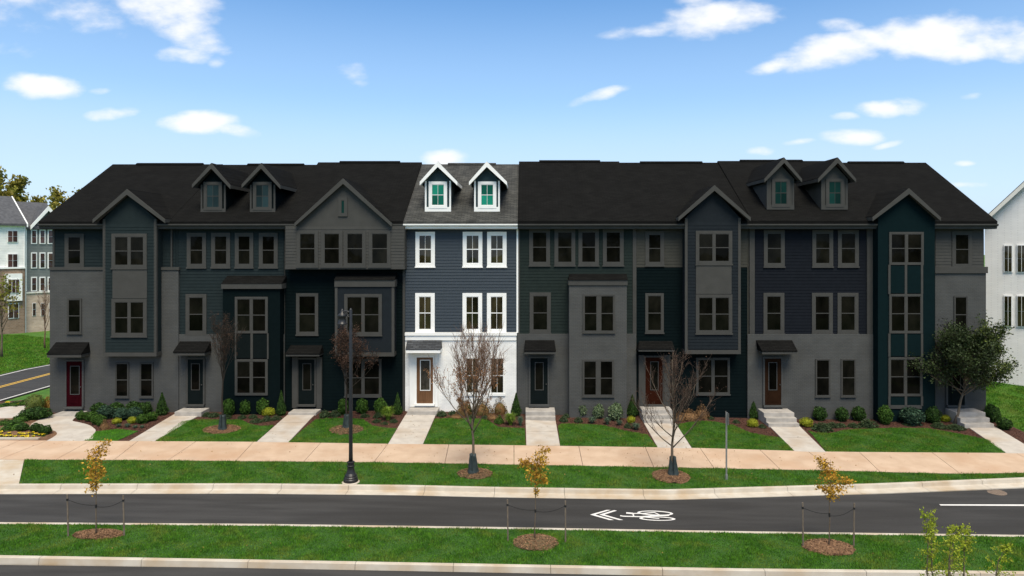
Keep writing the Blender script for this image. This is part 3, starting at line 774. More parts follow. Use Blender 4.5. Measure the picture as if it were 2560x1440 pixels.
        MB().box(x0 - .014, x1 + .014, Yd - .045, Yd + .03, z0 - .02, z0 + .22).build('base_board', s.trim, d)
        s.gable_roof(None, apex, l, r_, Yd - .34, 40.3, .34, 'dormer_roof', d)
        w = s.window(*win, Y=Yd, tr=.15, cols=2, rows=2, glassm=gl, proud=.06, sill=False, rail=.03)
        return d
    def bay(s, p0, p1, q0, q1, Yf, mat, trim=None, apex=None, band=.12, corners=True, base=True, siding=True):
        """box bay in front of the wall; with apex: its front runs up into a gable"""
        x0, x1, z1, z0 = X_at(p0, Yf), X_at(p1, Yf), Z_at(q0, Yf), Z_at(q1, Yf)
        trim = trim or s.trim
        if apex:
            xa, za = X_at(apex[0], Yf), Z_at(apex[1], Yf)
            b = MB().prism([(x0, Yf, z0), (x0, Yf, z1), (xa, Yf, za), (x1, Yf, z1), (x1, Yf, z0)], (0, YW + 1.2 - Yf, 0)).build('bay', mat, s.e)
        else:
            b = MB().box(x0, x1, Yf, YW + .02, z0, z1).build('bay', mat, s.e)
        if corners:
            MB().box(x0 - .012, x0 + band, Yf - .02, Yf + .12, z0 + .02, z1).build('corner_board', trim, b); MB().box(x1 - band, x1 + .012, Yf - .02, Yf + .12, z0 + .02, z1).build('corner_board', trim, b)
        if base: MB().box(x0 - .016, x1 + .016, Yf - .026, YW - .04, z0 - .10, z0 + .1).build('base_board', trim, b)
        return b
    def steps(s, p0, p1, qf, n, label, depth=.92, Ywall=YW, tread=.32):
        """landing and steps; p0,p1 = the front edge of the landing in the photograph"""
        Yf = Ywall - depth; x0, x1 = X_at(p0, Yf), X_at(p1, Yf)
        zt = Z_at(qf, Yf); xc = (x0 + x1) / 2
        g0 = Tz(xc, Yf - tread * (n - 1)) - .02
        rise = (zt - g0 - .035) / n
        root = empty('front_steps', (xc, Yf, g0), label, 'steps', 'front steps of the row')
        bev = MB().box(x0, x1, Yf, Ywall + (.0 if False else -.002), g0 - .4, zt)
        bev.build('landing', M_step, root)
        for i in range(1, n):
            MB().box(x0 + .002 * i, x1 - .002 * i, Yf - tread * i, Yf - tread * (i - 1) + .002 * 0, g0 - .4, zt - rise * i).build('step', M_step, root)
        for c in root.children:
            bm = bmesh.new(); bm.from_mesh(c.data)
            bmesh.ops.bevel(bm, geom=[e for e in bm.edges], offset=.012, segments=1, affect='EDGES'); bm.to_mesh(c.data); bm.free()
        return root
    def downspout(s, p, q0, q1, Y=YW, mat=None):
        x = X_at(p, Y); mb = MB().box(x - .035, x + .035, Y - .11, Y - .035, Z_at(q1, Y), Z_at(q0, Y))
        mb.build('downspout', mat or s.trim, s.e)
    def corner(s, p, q0, q1, w=.10, Y=YW, mat=None):
        x = X_at(p, Y); MB().box(x - w / 2, x + w / 2, Y - .05, Y + .01, Z_at(q1, Y), Z_at(q0, Y)).build('corner_board', mat or s.trim, s.e)

YB = 34.98                     # front of the bays
YL = 35.47                     # brick of the lower storeys that stands proud

# 1: red door, gabled bay
h = House('dimmed end townhouse with a red door and a gabled two-storey bay', 131, 434, True, 0, D_blue, D_roof, D_trim)
h.roof(ox0=.36, vent=(343, 508))
h.siding(133, 440, 567, 672, D_blue)
h.corner(135, 567, 672)
h.slab('brick_wall', 124.5, 446, 671, 1060, D_brick, YL, YW - .01)
h.slab('ledge', 122.5, 447, 668, 675, D_trim, YL - .05, YW - .01)
h.bay(258, 391, 548, 886, YB, D_blue, apex=(318, 484))
h.siding(261, 388, 560, 880, D_blue, YB)
h.gable_roof(None, (318, 472), (234, 546), (412, 546), YB - .3, 38.0, .3)
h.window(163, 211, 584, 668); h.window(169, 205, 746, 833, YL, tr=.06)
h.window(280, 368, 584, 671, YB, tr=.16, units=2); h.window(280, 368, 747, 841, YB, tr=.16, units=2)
h.slab('panel', 281, 367, 672, 746, D_trim, YB - .05, YB)
h.window(289, 323, 906, 993, YL, tr=.05); h.window(350, 384, 906, 993, YL, tr=.05)
h.door(168, 207, 903, 1016, (177, 201, 914, 986), D_red, YL, frame=D_brick)
h.canopy(140, 223, 855, 116, 203, 884, .20, YL)
h.downspout(431, 560, 672)
h.steps(127, 190, 1038, 1, 'single pale concrete step at the dimmed red door', Ywall=YL)

# 2: two dormers, tall dark bay
h = House('dimmed slate grey townhouse with two dormers and a tall teal window bay', 434, 711, True, -.03, D_blue, D_roof, D_trim)
h.roof(vent=(620, 760))
h.siding(446, 710, 567, 836, D_blue)
h.slab('brick_wall', 447, 711, 836, 1060, D_brick, YL + .05, YW - .01)
for a, b in ((468, 516), (529, 576), (588, 634), (648, 695)): h.window(a, b, 582, 669)
h.window(465, 517, 735, 836)
h.bay(557, 700, 722, 1062, YB, D_dkteal, corners=False, base=False)
h.slab('bay_fascia', 553, 704, 709, 722, D_trim, YB - .12, YW - .04)
MB().add([(X_at(553, YB - .12), YB - .14, Z_at(709, YB)), (X_at(704, YB - .12), YB - .14, Z_at(709, YB)), (X_at(704, YB - .12), YW, Z_at(690, YB)), (X_at(553, YB - .12), YW, Z_at(690, YB)), (X_at(553, YB - .12), YW, Z_at(709, YB)), (X_at(704, YB - .12), YW, Z_at(709, YB))],
         [(0, 1, 2, 3), (0, 3, 4), (1, 5, 2), (0, 4, 5, 1)]).build('bay_roof', D_roof, h.e)
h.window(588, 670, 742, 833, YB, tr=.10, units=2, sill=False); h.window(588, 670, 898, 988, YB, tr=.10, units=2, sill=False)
for a, b in ((589, 626), (632, 669)): h.slab('panel', a, b, 836, 895, D_bdoor, YB - .04, YB)
for a, b in ((626, 632), (587, 590.5), (667.5, 671)): h.slab('mullion', a, b, 833.5, 897.5, D_trim, YB - .055, YB)
h.door(471, 509, 898, 1010, (479, 501, 908, 975), D_bdoor, YL + .05, frame=D_trim)
h.canopy(450, 527, 853, 432, 512, 880, .18, YL + .05)
h.dormer(503, 564, 532, 462, (528.5, 407), (482, 459), (575, 461), (510, 556, 455, 526), D_bglass, D_dkteal)
h.dormer(626, 688, 532, 462, (653, 407), (606, 459), (700, 461), (633, 680, 455, 526), D_bglass, D_dkteal)
h.steps(436, 503, 1030, 1, 'single pale concrete step at the dimmed door under the dormered slate townhouse', Ywall=YL)

# 3: wide flush gable
h = House('dimmed townhouse with one wide gable and a framed bay over teal siding', 711, 1012.5, True, .12, D_trim, D_roof, D_trim)
h.roof(vent=(850, 1000), eave=False)
YG = 35.02                     # the top storey stands forward and runs up into the gable
MB().prism([(X_at(713, YG), YG, Z_at(668, YG)), (X_at(713, YG), YG, Z_at(562, YG)), (X_at(744, YG), YG, Z_at(562, YG)), (X_at(858, YG), YG, Z_at(456, YG)), (X_at(972, YG), YG, Z_at(562, YG)), (X_at(1012, YG), YG, Z_at(562, YG)), (X_at(1012, YG), YG, Z_at(668, YG))], (0, .57, 0)).build('gable_wall', D_trim, h.e)
MB().prism([(X_at(744, YG), YG + .5, Z_at(562, YG)), (X_at(858, YG), YG + .5, Z_at(456, YG)), (X_at(972, YG), YG + .5, Z_at(562, YG))], (0, 3.2, 0)).build('gable_wall', D_trim, h.e)
h.siding(714, 1011, 566, 667, D_trim, YG)
h.slab('ledge', 712.6, 1012, 666, 673, D_trim, YG - .04, YW - .03)
h.siding(713, 1012, 673, 1062, D_dkteal)
h.gable_roof(None, (858, 445), (738, 555), (978, 555), YG - .22, 39.2, .22)
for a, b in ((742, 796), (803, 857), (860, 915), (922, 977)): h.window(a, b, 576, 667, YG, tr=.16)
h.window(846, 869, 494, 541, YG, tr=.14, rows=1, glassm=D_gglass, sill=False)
h.window(741, 796, 733, 837, tr=.14)
h.bay(838, 985, 704, 886, YB, D_slate)
h.slab('bay_fascia', 836, 987, 700, 717, D_trim, YB - .06, YW - .04)
MB().add([(X_at(836, YB), YB - .1, Z_at(700, YB)), (X_at(987, YB), YB - .1, Z_at(700, YB)), (X_at(987, YB), YW, Z_at(683, YB)), (X_at(836, YB), YW, Z_at(683, YB)), (X_at(836, YB), YW, Z_at(700, YB)), (X_at(987, YB), YW, Z_at(700, YB))],
         [(0, 1, 2, 3), (0, 3, 4), (1, 5, 2), (0, 4, 5, 1)]).build('bay_roof', D_roof, h.e)
h.window(861, 955, 735, 838, YB, tr=.14, units=2)
h.window(862, 954, 897, 991, tr=.10, units=2)
h.slab('door_surround', 730, 744, 893, 1020, D_trim, YW - .14, YW - .01); h.slab('door_surround', 791, 804, 893, 1020, D_trim, YW - .14, YW - .01)
h.door(747, 787, 898, 1010, (757, 779, 908, 975), D_bdoor, YW - .03)
h.canopy(728, 806, 862, 713, 799, 884, .14, YW)
h.corner(1010, 670, 1040, .12)
h.steps(720, 790, 1032, 1, 'single pale concrete step at the door under the wide gable', Ywall=YW)

# 4: the navy house
h = House('navy blue lap-sided townhouse with white brick base and white trim', 1012.5, 1294.5, False, 0, M_navy, M_shingle, M_white)
h.roof(vent=(1120, 1240))
h.boards(1014, 1291, 566, 833, M_navy)
h.corner(1293.4, 566, 832, .09)
h.slab('brick_wall', 1013, 1291, 851, 1062, M_wbrick, YL, YW - .01)
h.slab('ledge', 1012, 1292, 832, 839, M_white, YL - .10, YW - .012); h.slab('ledge', 1013, 1291, 839, 851, M_white, YL - .05, YW - .011)
for a, b in ((1039, 1087.5), (1157, 1206), (1218, 1266.5)):
    h.window(a, b, 579.5, 667, cols=2, tr=.175); h.window(a - .5, b - .5, 732.5, 832, cols=2, tr=.175)
h.window(1164, 1198, 893, 984, YL, tr=.035, cols=2, sill=False, proud=.05); h.window(1225, 1261, 893, 984, YL, tr=.035, cols=2, sill=False, proud=.05)
h.slab('sill', 1162, 1200, 984, 990, M_white, YL - .06, YL - .002); h.slab('sill', 1223, 1263, 984, 990, M_white, YL - .06, YL - .002)
h.slab('door_surround', 1024, 1037, 884, 1017, M_white, YL - .10, YL - .002); h.slab('door_surround', 1087.5, 1094, 884, 1017, M_white, YL - .10, YL - .002)
h.slab('door_surround', 1037, 1087.5, 884, 889, M_white, YL - .09, YL - .002)
h.door(1042, 1083, 893, 1008, (1050.5, 1076.5, 899, 976), M_brown, YL, gtrim=M_white)
h.canopy(1018.5, 1104, 848.5, 1014, 1101, 872.5, .21, YL, M_shingle_b)
h.dormer(1063, 1127, 528, 452, (1094.5, 403), (1051, 452), (1142, 452), (1072, 1118, 454, 521), M_gglass, M_teal)
h.dormer(1186, 1249, 528, 452, (1217, 403), (1174, 452), (1266, 452), (1195, 1241, 454, 521), M_gglass, M_teal)
h.steps(1018, 1093, 1028, 1, 'single pale concrete step at the brown wooden door of the navy townhouse', Ywall=YL)

# 5: plain front with a brick bay
h = House('dimmed green-grey townhouse with four top windows in a row and a plain brick bay', 1294.5, 1586, True, .17, D_green, D_roof, D_trim)
h.roof(vent=(1348, 1500))
h.siding(1299, 1583, 567, 835, D_green)
h.corner(1297.5, 567, 835, .08); h.corner(1584, 567, 835)
h.slab('brick_wall', 1293, 1590, 835, 1062, D_brick, YL, YW - .01)
for a, b in ((1323, 1375), (1386, 1438), (1446, 1497), (1507, 1559)): h.window(a, b, 572, 664)
h.window(1324, 1377, 731, 833)
h.bay(1423, 1567, 703, 1064, YB, D_brick, corners=False, base=False)
h.slab('bay_fascia', 1421, 1569, 700, 713, D_trim, YB - .06, YW - .04)
MB().add([(X_at(1421, YB), YB - .1, Z_at(700, YB)), (X_at(1569, YB), YB - .1, Z_at(700, YB)), (X_at(1566, YW), YW, Z_at(684, YW)), (X_at(1424, YW), YW, Z_at(684, YW)), (X_at(1421, YB), YW, Z_at(700, YB)), (X_at(1569, YB), YW, Z_at(700, YB))],
         [(0, 1, 2, 3), (0, 3, 4), (1, 5, 2), (0, 4, 5, 1)]).build('bay_roof', D_roof, h.e)
h.window(1457, 1537, 736, 831, YB, tr=.07, units=2, mull=.2); h.window(1456, 1535, 899, 991, YB, tr=.07, units=2, mull=.2)
h.door(1326, 1369, 895, 1010, (1337, 1359, 905, 975), D_bdoor, YL, frame=D_brick)
h.canopy(1313, 1386, 850, 1310, 1390, 877, .17, YL)
h.steps(1314, 1388, 1029, 2, 'two pale concrete steps at the dimmed door beside the plain brick bay', Ywall=YL)

# 6: rust door, gabled navy bay
h = House('dimmed taupe and teal townhouse with a rust door and a gabled slate bay', 1586, 1872, True, .10, D_beige, D_roof, D_trim)
h.roof(vent=(1600, 1755))
h.siding(1591, 1868, 567, 668, D_beige); h.siding(1591, 1868, 668, 1062, D_dkteal)
h.corner(1588.5, 567, 1040, .09)
h.bay(1713, 1851, 545, 880, YB, D_slate, apex=(1785, 474))
h.siding(1719, 1845, 556, 872, D_slate, YB)
h.gable_roof(None, (1786, 462), (1697, 541), (1875, 541), YB - .3, 38.2, .3)
h.window(1613, 1660, 578, 664); h.window(1613, 1659, 733, 832, tr=.12)
h.window(1739, 1830, 577, 661, YB, tr=.15, units=2); h.window(1739, 1830, 736, 834, YB, tr=.15, units=2)
h.slab('panel', 1740, 1829, 662, 735, D_trim, YB - .05, YB)
h.window(1740, 1824, 894, 986, tr=.09, units=2)
h.slab('door_surround', 1597, 1610, 888, 1020, D_trim, YW - .14, YW - .01); h.slab('door_surround', 1660, 1676, 888, 1020, D_trim, YW - .14, YW - .01)
h.door(1613, 1656, 893, 1010, (1625, 1646, 903, 975), D_rust, YW - .03)
h.canopy(1598, 1680, 852, 1596, 1687, 872, .14, YW)
h.steps(1605, 1681, 1025, 3, 'three pale concrete steps at the rust coloured door', Ywall=YW)

# 7: two dormers, dimmed navy
h = House('dimmed navy townhouse with two dormers and a brown door', 1872, 2189, True, .20, D_navy, D_roof, D_trim)
h.roof(vent=(1850, 2005))
h.siding(1887, 2168, 567, 836, D_navy)
h.slab('side_pier', 1874, 1887, 567, 836, D_trim, YW - .06, YW - .005); h.slab('side_pier', 2168, 2186, 567, 836, D_trim, YW - .10, YW - .005)
h.slab('brick_wall', 1869, 2184, 836, 1062, D_brick, YL, YW - .01)
for a, b in ((1909, 1961), (2030, 2082), (2094, 2146)):
    h.window(a, b, 575, 667); h.window(a - 1, b - 1, 732, 834)
h.window(2038, 2075, 897, 991, YL, tr=.05); h.window(2102, 2139, 897, 991, YL, tr=.05)
h.door(1911, 1952, 896, 1012, (1920, 1942, 905, 975), D_brown, YL, frame=D_brick)
h.canopy(1890, 1980, 850, 1905, 1994, 877, .18, YL)
h.dormer(1917, 1984, 523, 446, (1960, 393), (1912, 445), (2003, 445), (1929, 1974, 447, 518), D_gglass, D_trim)
h.dormer(2053, 2118, 523, 446, (2094, 393), (2046, 445), (2138, 445), (2064, 2109, 447, 518), D_gglass, D_trim)
h.steps(1910, 1986, 1032, 3, 'three pale concrete steps at the brown door of the dimmed navy townhouse', Ywall=YL)

# 8: teal tower end house
h = House('dimmed end townhouse with a gabled teal tower of stacked windows', 2189, 2460, True, .10, D_beige, D_roof, D_trim)
h.roof(ox1=.36, vent=(2120, 2258))
h.siding(2338, 2458, 567, 669, D_trim)
h.slab('brick_wall', 2338, 2465, 669, 1062, D_brick, YL, YW - .01)
h.slab('ledge', 2338, 2470, 667, 683, D_trim, YL - .08, YW - .01)
h.bay(2195, 2337, 543, 1066, YB, D_teal2, apex=(2271, 486), corners=False, base=False)
h.gable_roof(None, (2272, 470), (2182, 541), (2350, 541), YB - .3, 38.0, .3)
h.window(2222, 2308, 580, 662, YB, tr=.10, units=2, sill=False); h.window(2222, 2306, 735, 833, YB, tr=.10, units=2, sill=False); h.window(2220, 2305, 893, 990, YB, tr=.10, units=2, sill=False)
for q0, q1 in ((664, 733), (836, 890), (993, 1013)):
    for a, b in ((2227, 2262), (2268, 2302)): h.slab('panel', a, b, q0, q1, D_teal2, YB - .04, YB)
    for a, b in ((2262, 2268), (2221, 2226.5), (2302.5, 2308)): h.slab('mullion', a, b, q0 - 2, q1 + 2, D_trim, YB - .06, YB)
h.slab('base_board', 2220, 2305, 1013, 1022, D_trim, YB - .05, YB)
h.window(2379, 2429, 578, 669); h.window(2384, 2418, 740, 833, YL, tr=.05)
h.door(2368, 2410, 896, 1012, (2378, 2400, 905, 975), D_bdoor, YL, frame=D_brick)
h.steps(2391, 2464, 1031, 3, 'three pale concrete steps beside the white brick house lawn', Ywall=YL)

# ------------------------------------------------------------------ neighbouring buildings
class Oblique:
    """a vertical wall seen at a slant: pixels are carried onto it and built as real depth"""
    def __init__(s, px, Y, u): s.o = Vector((X_at(px, Y), Y)); s.u = Vector(u).normalized(); s.n = Vector((s.u.y, -s.u.x))   # n points out of the wall
    def t(s, px):
        k = (px - VX) / F
        return (k * s.o.y - s.o.x) / (s.u.x - k * s.u.y)
    def at(s, px): return s.o + s.u * s.t(px)
    def z(s, px, py): return CZ - (py - VY) * s.at(px).y / F
    def block(s, name, p0, p1, q0, q1, d0, d1, mat, parent):
        a, b = s.at(p0), s.at(p1); pm = (p0 + p1) / 2
        z0, z1 = s.z(pm, q1), s.z(pm, q0)
        P = [a + s.n * d0, b + s.n * d0, b - s.n * d1, a - s.n * d1]
        return MB().hexa([(p.x, p.y, z0) for p in P] + [(p.x, p.y, z1) for p in P]).build(name, mat, parent)
    def window(s, p0, p1, q0, q1, parent, trim, gl, tr=1.6, cols=1, rows=2, d=.10):
        w = s.block('window', p0, p1, q0, q1, d, 0, trim, parent)
        uw = (p1 - p0 - tr * (cols + 1)) / cols; rh = (q1 - q0 - tr * 2 - .8 * (rows - 1)) / rows
        for c in range(cols):
            for r in range(rows):
                a = p0 + tr + c * (uw + tr); b = q0 + tr + r * (rh + .8)
                s.block('pane', a, a + uw, b, b + rh, d + .03, 0, gl, w)
        return w
M_wsiding = brickmat('white_lap_siding', (.82, .82, .78), (.80, .80, .76), (.62, .62, .60), 60.0, .19, .014, bump=.4)
M_gsiding = brickmat('blue_grey_lap_siding', (.165, .185, .180), (.155, .175, .170), (.09, .10, .10), 60.0, .19, .014, bump=.4)
M_bbrick = brickmat('brown_brick', (.20, .13, .085), (.28, .19, .13), (.28, .23, .18), .42, .16, .02)
M_tbrick = brickmat('tan_brick', (.42, .32, .24), (.55, .43, .33), (.48, .40, .33), .42, .16, .02)
M_farroof = material('far_grey_shingles', (.060, .062, .068), (.090, .092, .098), 3, .9)
M_winr = glass('reddish_window_glass', (.030, .022, .020), (.075, .040, .035), .4, 1.2)
U = (.6, .8)
# white sided house
A = Oblique(61, 79.0, U)
e = empty('townhouse', (A.at(20).x, A.at(20).y, Tz(A.at(20).x, A.at(20).y)), 'white lap-sided townhouse with brown brick base across the side street', 'townhouse', 'townhouses across the side street')
A.block('wall', -140, 61, 562, 675, 0, 9, M_wsiding, e)
A.block('brick_wall', -140, 61, 672, 860, .12, 9, M_bbrick, e)
A.block('ledge', -140, 61.5, 669, 673, .25, 0, M_white, e)
A.block('fascia', -140, 63, 559, 563, .45, 0, M_white, e)
A.block('corner_board', 59.5, 62, 563, 670, .06, .1, M_white, e)
p = A.at(63); q = A.at(-140); zz0 = A.z(63, 560); nb = -A.n
r = MB(); a3 = lambda v, z: (v.x, v.y, z)
th = Vector((0, 0, .25))
r.prism([a3(p + A.n * .5, zz0), a3(p + nb * 4.6, zz0 + 3.4), a3(p + nb * 9.5, zz0), a3(p + nb * 9.5, zz0 - .25), a3(p + nb * 4.6, zz0 + 3.1), a3(p + A.n * .5, zz0 - .25)], (q.x - p.x, q.y - p.y, 0))
rf = r.build('roof', M_farroof, e)
k = A.u * .12
MB().prism([a3(p + A.n * .55, zz0 + .04), a3(p + nb * 4.6, zz0 + 3.44), a3(p + nb * 4.6, zz0 + 3.0), a3(p + A.n * .55, zz0 - .36)], (k.x, k.y, 0)).build('rake_board', M_white, rf)
for q0, q1 in ((576, 606), (634, 669)): A.window(18, 44, q0, q1, e, M_white, M_winr, cols=2)
A.block('bay', 9.5, 52, 684, 752, .5, 0, M_white, e)
A.window(15, 45, 697, 733, e, M_white, M_winr, cols=3, d=.56); A.window(19, 46, 758, 796, e, M_white, M_winr, cols=2, d=.2)
# grey gabled house
B = Oblique(63, 79.6, U)
e = empty('townhouse', (B.at(100).x, B.at(100).y, Tz(B.at(100).x, B.at(100).y)), 'blue-grey gabled townhouse with tan brick base across the side street', 'townhouse', 'townhouses across the side street')
B.block('wall', 63, 175, 563, 732, 0, 9, M_gsiding, e)
B.block('brick_wall', 63, 175, 730, 860, .1, 9, M_tbrick, e)
B.block('ledge', 63, 175, 728, 731.5, .22, 0, M_cream, e)
B.block('corner_board', 63.5, 66.5, 563, 728, .08, 0, M_white, e)
B.block('downspout', 61, 63, 566, 860, .3, -.2, M_white, e)
pl, pa, pr = B.at(84), B.at(118), B.at(152); zl = B.z(84, 564); za_ = B.z(118, 519)
MB().prism([a3(pl, zl - .3), a3(pa, za_ - .2), a3(pr, zl - .3)], (nb.x * 8, nb.y * 8, 0)).build('gable_wall', M_gsiding, e)
o5 = B.n * .4; nb8 = (nb.x * 9, nb.y * 9, 0); ex = B.u * .45
g = MB().prism([a3(pl + o5 - ex, zl - .1), a3(pa + o5, za_ + .15), a3(pr + o5 + ex, zl - .1), a3(pr + o5 + ex, zl - .35), a3(pa + o5, za_ - .2), a3(pl + o5 - ex, zl - .35)], nb8).build('roof', M_farroof, e)
o6 = B.n * .5
MB().prism([a3(pl + o6 - ex, zl - .05), a3(pa + o6, za_ + .18), a3(pr + o6 + ex, zl - .05), a3(pr + o6 + ex, zl - .5), a3(pa + o6, za_ - .38), a3(pl + o6 - ex, zl - .5)], tuple(-B.n * .12) + (0,)).build('rake_board', M_white, g)
c0, c1 = B.at(63), B.at(84)
MB().prism([a3(c0 + o5, zl - .1), a3(c0 + nb * 4.5, zl + 3), a3(c0 + nb * 9, zl - .1), a3(c0 + nb * 9, zl - .4), a3(c0 + o5, zl - .4)], ((pr - c0).x, (pr - c0).y, 0)).build('roof', M_farroof, e)
for a, b in ((77, 92), (98, 113), (118.5, 133.5), (140, 155)):
    for q0, q1 in ((574, 610), (631, 671), (692, 728)): B.window(a, b, q0, q1, e, M_white, M_winr, tr=2.6)
    B.window(a + 3, b - 3, 757, 790, e, M_white, M_winr, tr=1.0, d=.14)
# white brick house to the other side, turned towards the street corner
W = Oblique(2462, 41.0, (.83, -.56))
zeh = W.z(2462, 549); zb_ = -1.0
tA = W.t(2655); pA = W.at(2655); zah = zeh + tA * 1.08; t1 = 2 * tA; p0, p1 = W.at(2462), W.o + W.u * t1
e = empty('brick_house', (pA.x, pA.y, Tz(pA.x, pA.y)), 'white painted brick house with steep gable on the grassy rise', 'house')
bk3 = tuple(-W.n * 10) + (0,)
MB().prism([a3(p0, zb_), a3(p0, zeh), a3(pA, zah), a3(p1, zeh), a3(p1, zb_)], bk3).build('wall', brickmat('weathered_white_brick', (.78, .77, .74), (.75, .74, .71), (.69, .68, .66), .21, .072, .010, var=(.94, 1.03)), e)
ov = .30; l_, r_ = p0 - W.u * ov, p1 + W.u * ov; zo = zeh - ov * 1.08; f1 = W.n * .42
rr_ = MB().prism([a3(l_ + f1, zo + .14), a3(pA + f1, zah + .16), a3(r_ + f1, zo + .14), a3(r_ + f1, zo), a3(pA + f1, zah), a3(l_ + f1, zo)], tuple(-W.n * 10.5) + (0,)).build('roof', M_farroof, e)
f2 = W.n * .47
MB().prism([a3(l_ + f2, zo + .08), a3(pA + f2, zah + .10), a3(r_ + f2, zo + .08), a3(r_ + f2, zo - .20), a3(pA + f2, zah - .20), a3(l_ + f2, zo - .20)], tuple(-W.n * .048) + (0,)).build('rake_board', M_cream, rr_)
f3 = W.n * .06
MB().prism([a3(p0 + f3, zeh - .03), a3(pA + f3, zah - .03), a3(p1 + f3, zeh - .03), a3(p1 + f3, zeh - .36), a3(pA + f3, zah - .42), a3(p0 + f3, zeh - .36)], tuple(-W.n * .055) + (0,)).build('frieze_board', M_cream, rr_)
for a, b, q0, q1 in ((2509, 2532, 612, 681), (2541.5, 2566, 611, 682), (2509, 2531, 738, 817), (2541.5, 2566, 738, 818)):
    w = W.window(a, b, q0, q1, e, M_white, M_glass, tr=2.8, cols=1, d=.06)
    for c in range(1): W.block('muntin', (a + b) / 2 - .5, (a + b) / 2 + .5, q0 + 2.8, q1 - 2.8, .11, 0, M_white, w)

# ------------------------------------------------------------------ plants
def leaf_quads(P, size, rg, nrm=None, flat=.5, aspect=.62):
    """leaf-shaped faces at the points P"""
    n = len(P)
    a = rg.normal(size=(n, 3))
    if nrm is not None: # leaf blades lie roughly along the surface
        a = a - (a * nrm).sum(1)[:, None] * nrm * flat
    a /= np.linalg.norm(a, axis=1)[:, None] + 1e-9
    b = rg.normal(size=(n, 3)); 
    if nrm is not None: b = b - (b * nrm).sum(1)[:, None] * nrm * flat
    b = np.cross(a, np.cross(b, a)); b /= np.linalg.norm(b, axis=1)[:, None] + 1e-9
    s = (size * rg.uniform(.6, 1.3, n))[:, None]
    V = np.stack([P - a * s, P + b * s * aspect, P + a * s, P - b * s * aspect], 1)
    return V.reshape(-1, 3), np.arange(4 * n).reshape(-1, 4)
def ellip_pts(n, rg, lump=.16, inner=.72, seed=0):
    d = rg.normal(size=(n, 3)); d /= np.linalg.norm(d, axis=1)[:, None]
    ph = np.random.default_rng(seed).uniform(0, 6.28, 6)
    l = np.sin(d[:, 0] * 5 + ph[0]) * np.sin(d[:, 1] * 5 + ph[1]) + np.sin(d[:, 2] * 6 + ph[2]) * np.cos(d[:, 0] * 4 + ph[3])
    r = (1 + lump * l) * (inner + (1 - inner) * rg.uniform(0, 1, n) ** .6)
    return d * r[:, None], d
def core(mb, sx, sy, sz, cz, k=10, m=7):
    prof = [(max(.01, math.sin(math.pi * i / m)) , -math.cos(math.pi * i / m)) for i in range(m + 1)]
    vs = [(sx * r * math.cos(2 * math.pi * j / k), sy * r * math.sin(2 * math.pi * j / k), cz + sz * z) for r, z in prof for j in range(k)]
    fs = [(i * k + j, i * k + (j + 1) % k, (i + 1) * k + (j + 1) % k, (i + 1) * k + j) for i in range(m) for j in range(k)]
    mb.add(vs, fs)
def np_plus(name, V, Fq, mb, mat):
    o = len(V)
    if mb.v:
        V = np.vstack([V, np.array(mb.v)]); Fq = np.vstack([Fq, np.array([f for f in mb.f if len(f) == 4]) + o])
    me = bpy.data.meshes.new(name)
    n = len(Fq)
    me.vertices.add(len(V)); me.vertices.foreach_set('co', V.astype(np.float32).ravel())
    me.loops.add(n * 4); me.loops.foreach_set('vertex_index', Fq.astype(np.int32).ravel())
    me.polygons.add(n); me.polygons.foreach_set('loop_start', np.arange(0, n * 4, 4, dtype=np.int32))
    me.update(calc_edges=True); me.validate()
    me.materials.append(mat)
    return me
L_dark = material('evergreen_leaves', (.016, .040, .009), (.040, .082, .016), 7, .6, island=(.3, 1.9), transl=.2, spec=.12)
L_mid = material('boxwood_leaves', (.026, .064, .010), (.058, .115, .018), 7, .6, island=(.3, 1.9), transl=.2, spec=.12)
L_gold = material('golden_leaves', (.20, .23, .012), (.32, .33, .02), 9, .6, island=(.6, 1.4), transl=.3)
L_lime = material('lime_grass_leaves', (.10, .19, .02), (.20, .28, .03), 9, .6, island=(.6, 1.4), transl=.3)
L_grey = material('grey_green_leaves', (.05, .085, .05), (.09, .135, .085), 9, .6, island=(.6, 1.4), transl=.2)
L_low = material('groundcover_leaves', (.026, .050, .018), (.055, .085, .030), 9, .6, island=(.5, 1.5), transl=.2)
L_var = material('variegated_leaves', (.045, .095, .025), (.19, .23, .13), 16, .5, island=(.5, 1.5), transl=.2)
L_rust = material('rusty_leaves', (.16, .075, .028), (.10, .085, .025), 6, .7, island=(.5, 1.5), transl=.2)
L_tan = material('dry_tan_leaves', (.20, .115, .05), (.13, .07, .03), 9, .8, island=(.6, 1.5), transl=.2)
L_blue = material('blue_green_leaves', (.020, .044, .026), (.044, .082, .048), 7, .6, island=(.3, 1.9), transl=.15, spec=.12)
L_flame = material('amber_leaves', (.30, .16, .03), (.22, .15, .03), 6, .7, island=(.6, 1.4), transl=.3)
L_orange = material('orange_autumn_leaves', (.42, .21, .02), (.52, .33, .04), 4, .65, island=(.5, 1.5), transl=.3)
L_yellowg = material('yellow_green_leaves', (.27, .34, .02), (.40, .43, .04), 4, .6, island=(.6, 1.4), transl=.4)
L_brown = material('dead_brown_leaves', (.22, .100, .040), (.32, .165, .072), 4, .8, island=(.5, 1.4), transl=.2)
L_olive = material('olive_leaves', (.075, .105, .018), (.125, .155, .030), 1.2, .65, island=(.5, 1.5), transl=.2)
L_dolive = material('dimmed_olive_leaves', (.020, .034, .009), (.036, .055, .014), 1.2, .65, island=(.5, 1.6), transl=.2)  # olive crown with the houses' dark veil mixed into its colour
L_oak = material('turning_oak_leaves', (.15, .17, .022), (.25, .20, .03), .35, .7, island=(.5, 1.5), transl=.2)
L_dkbrown = material('dimmed_brown_leaves', (.040, .019, .011), (.055, .027, .014), 2, .8, island=(.5, 1.4))  # brown crowns dimmed in their colour by the same veil
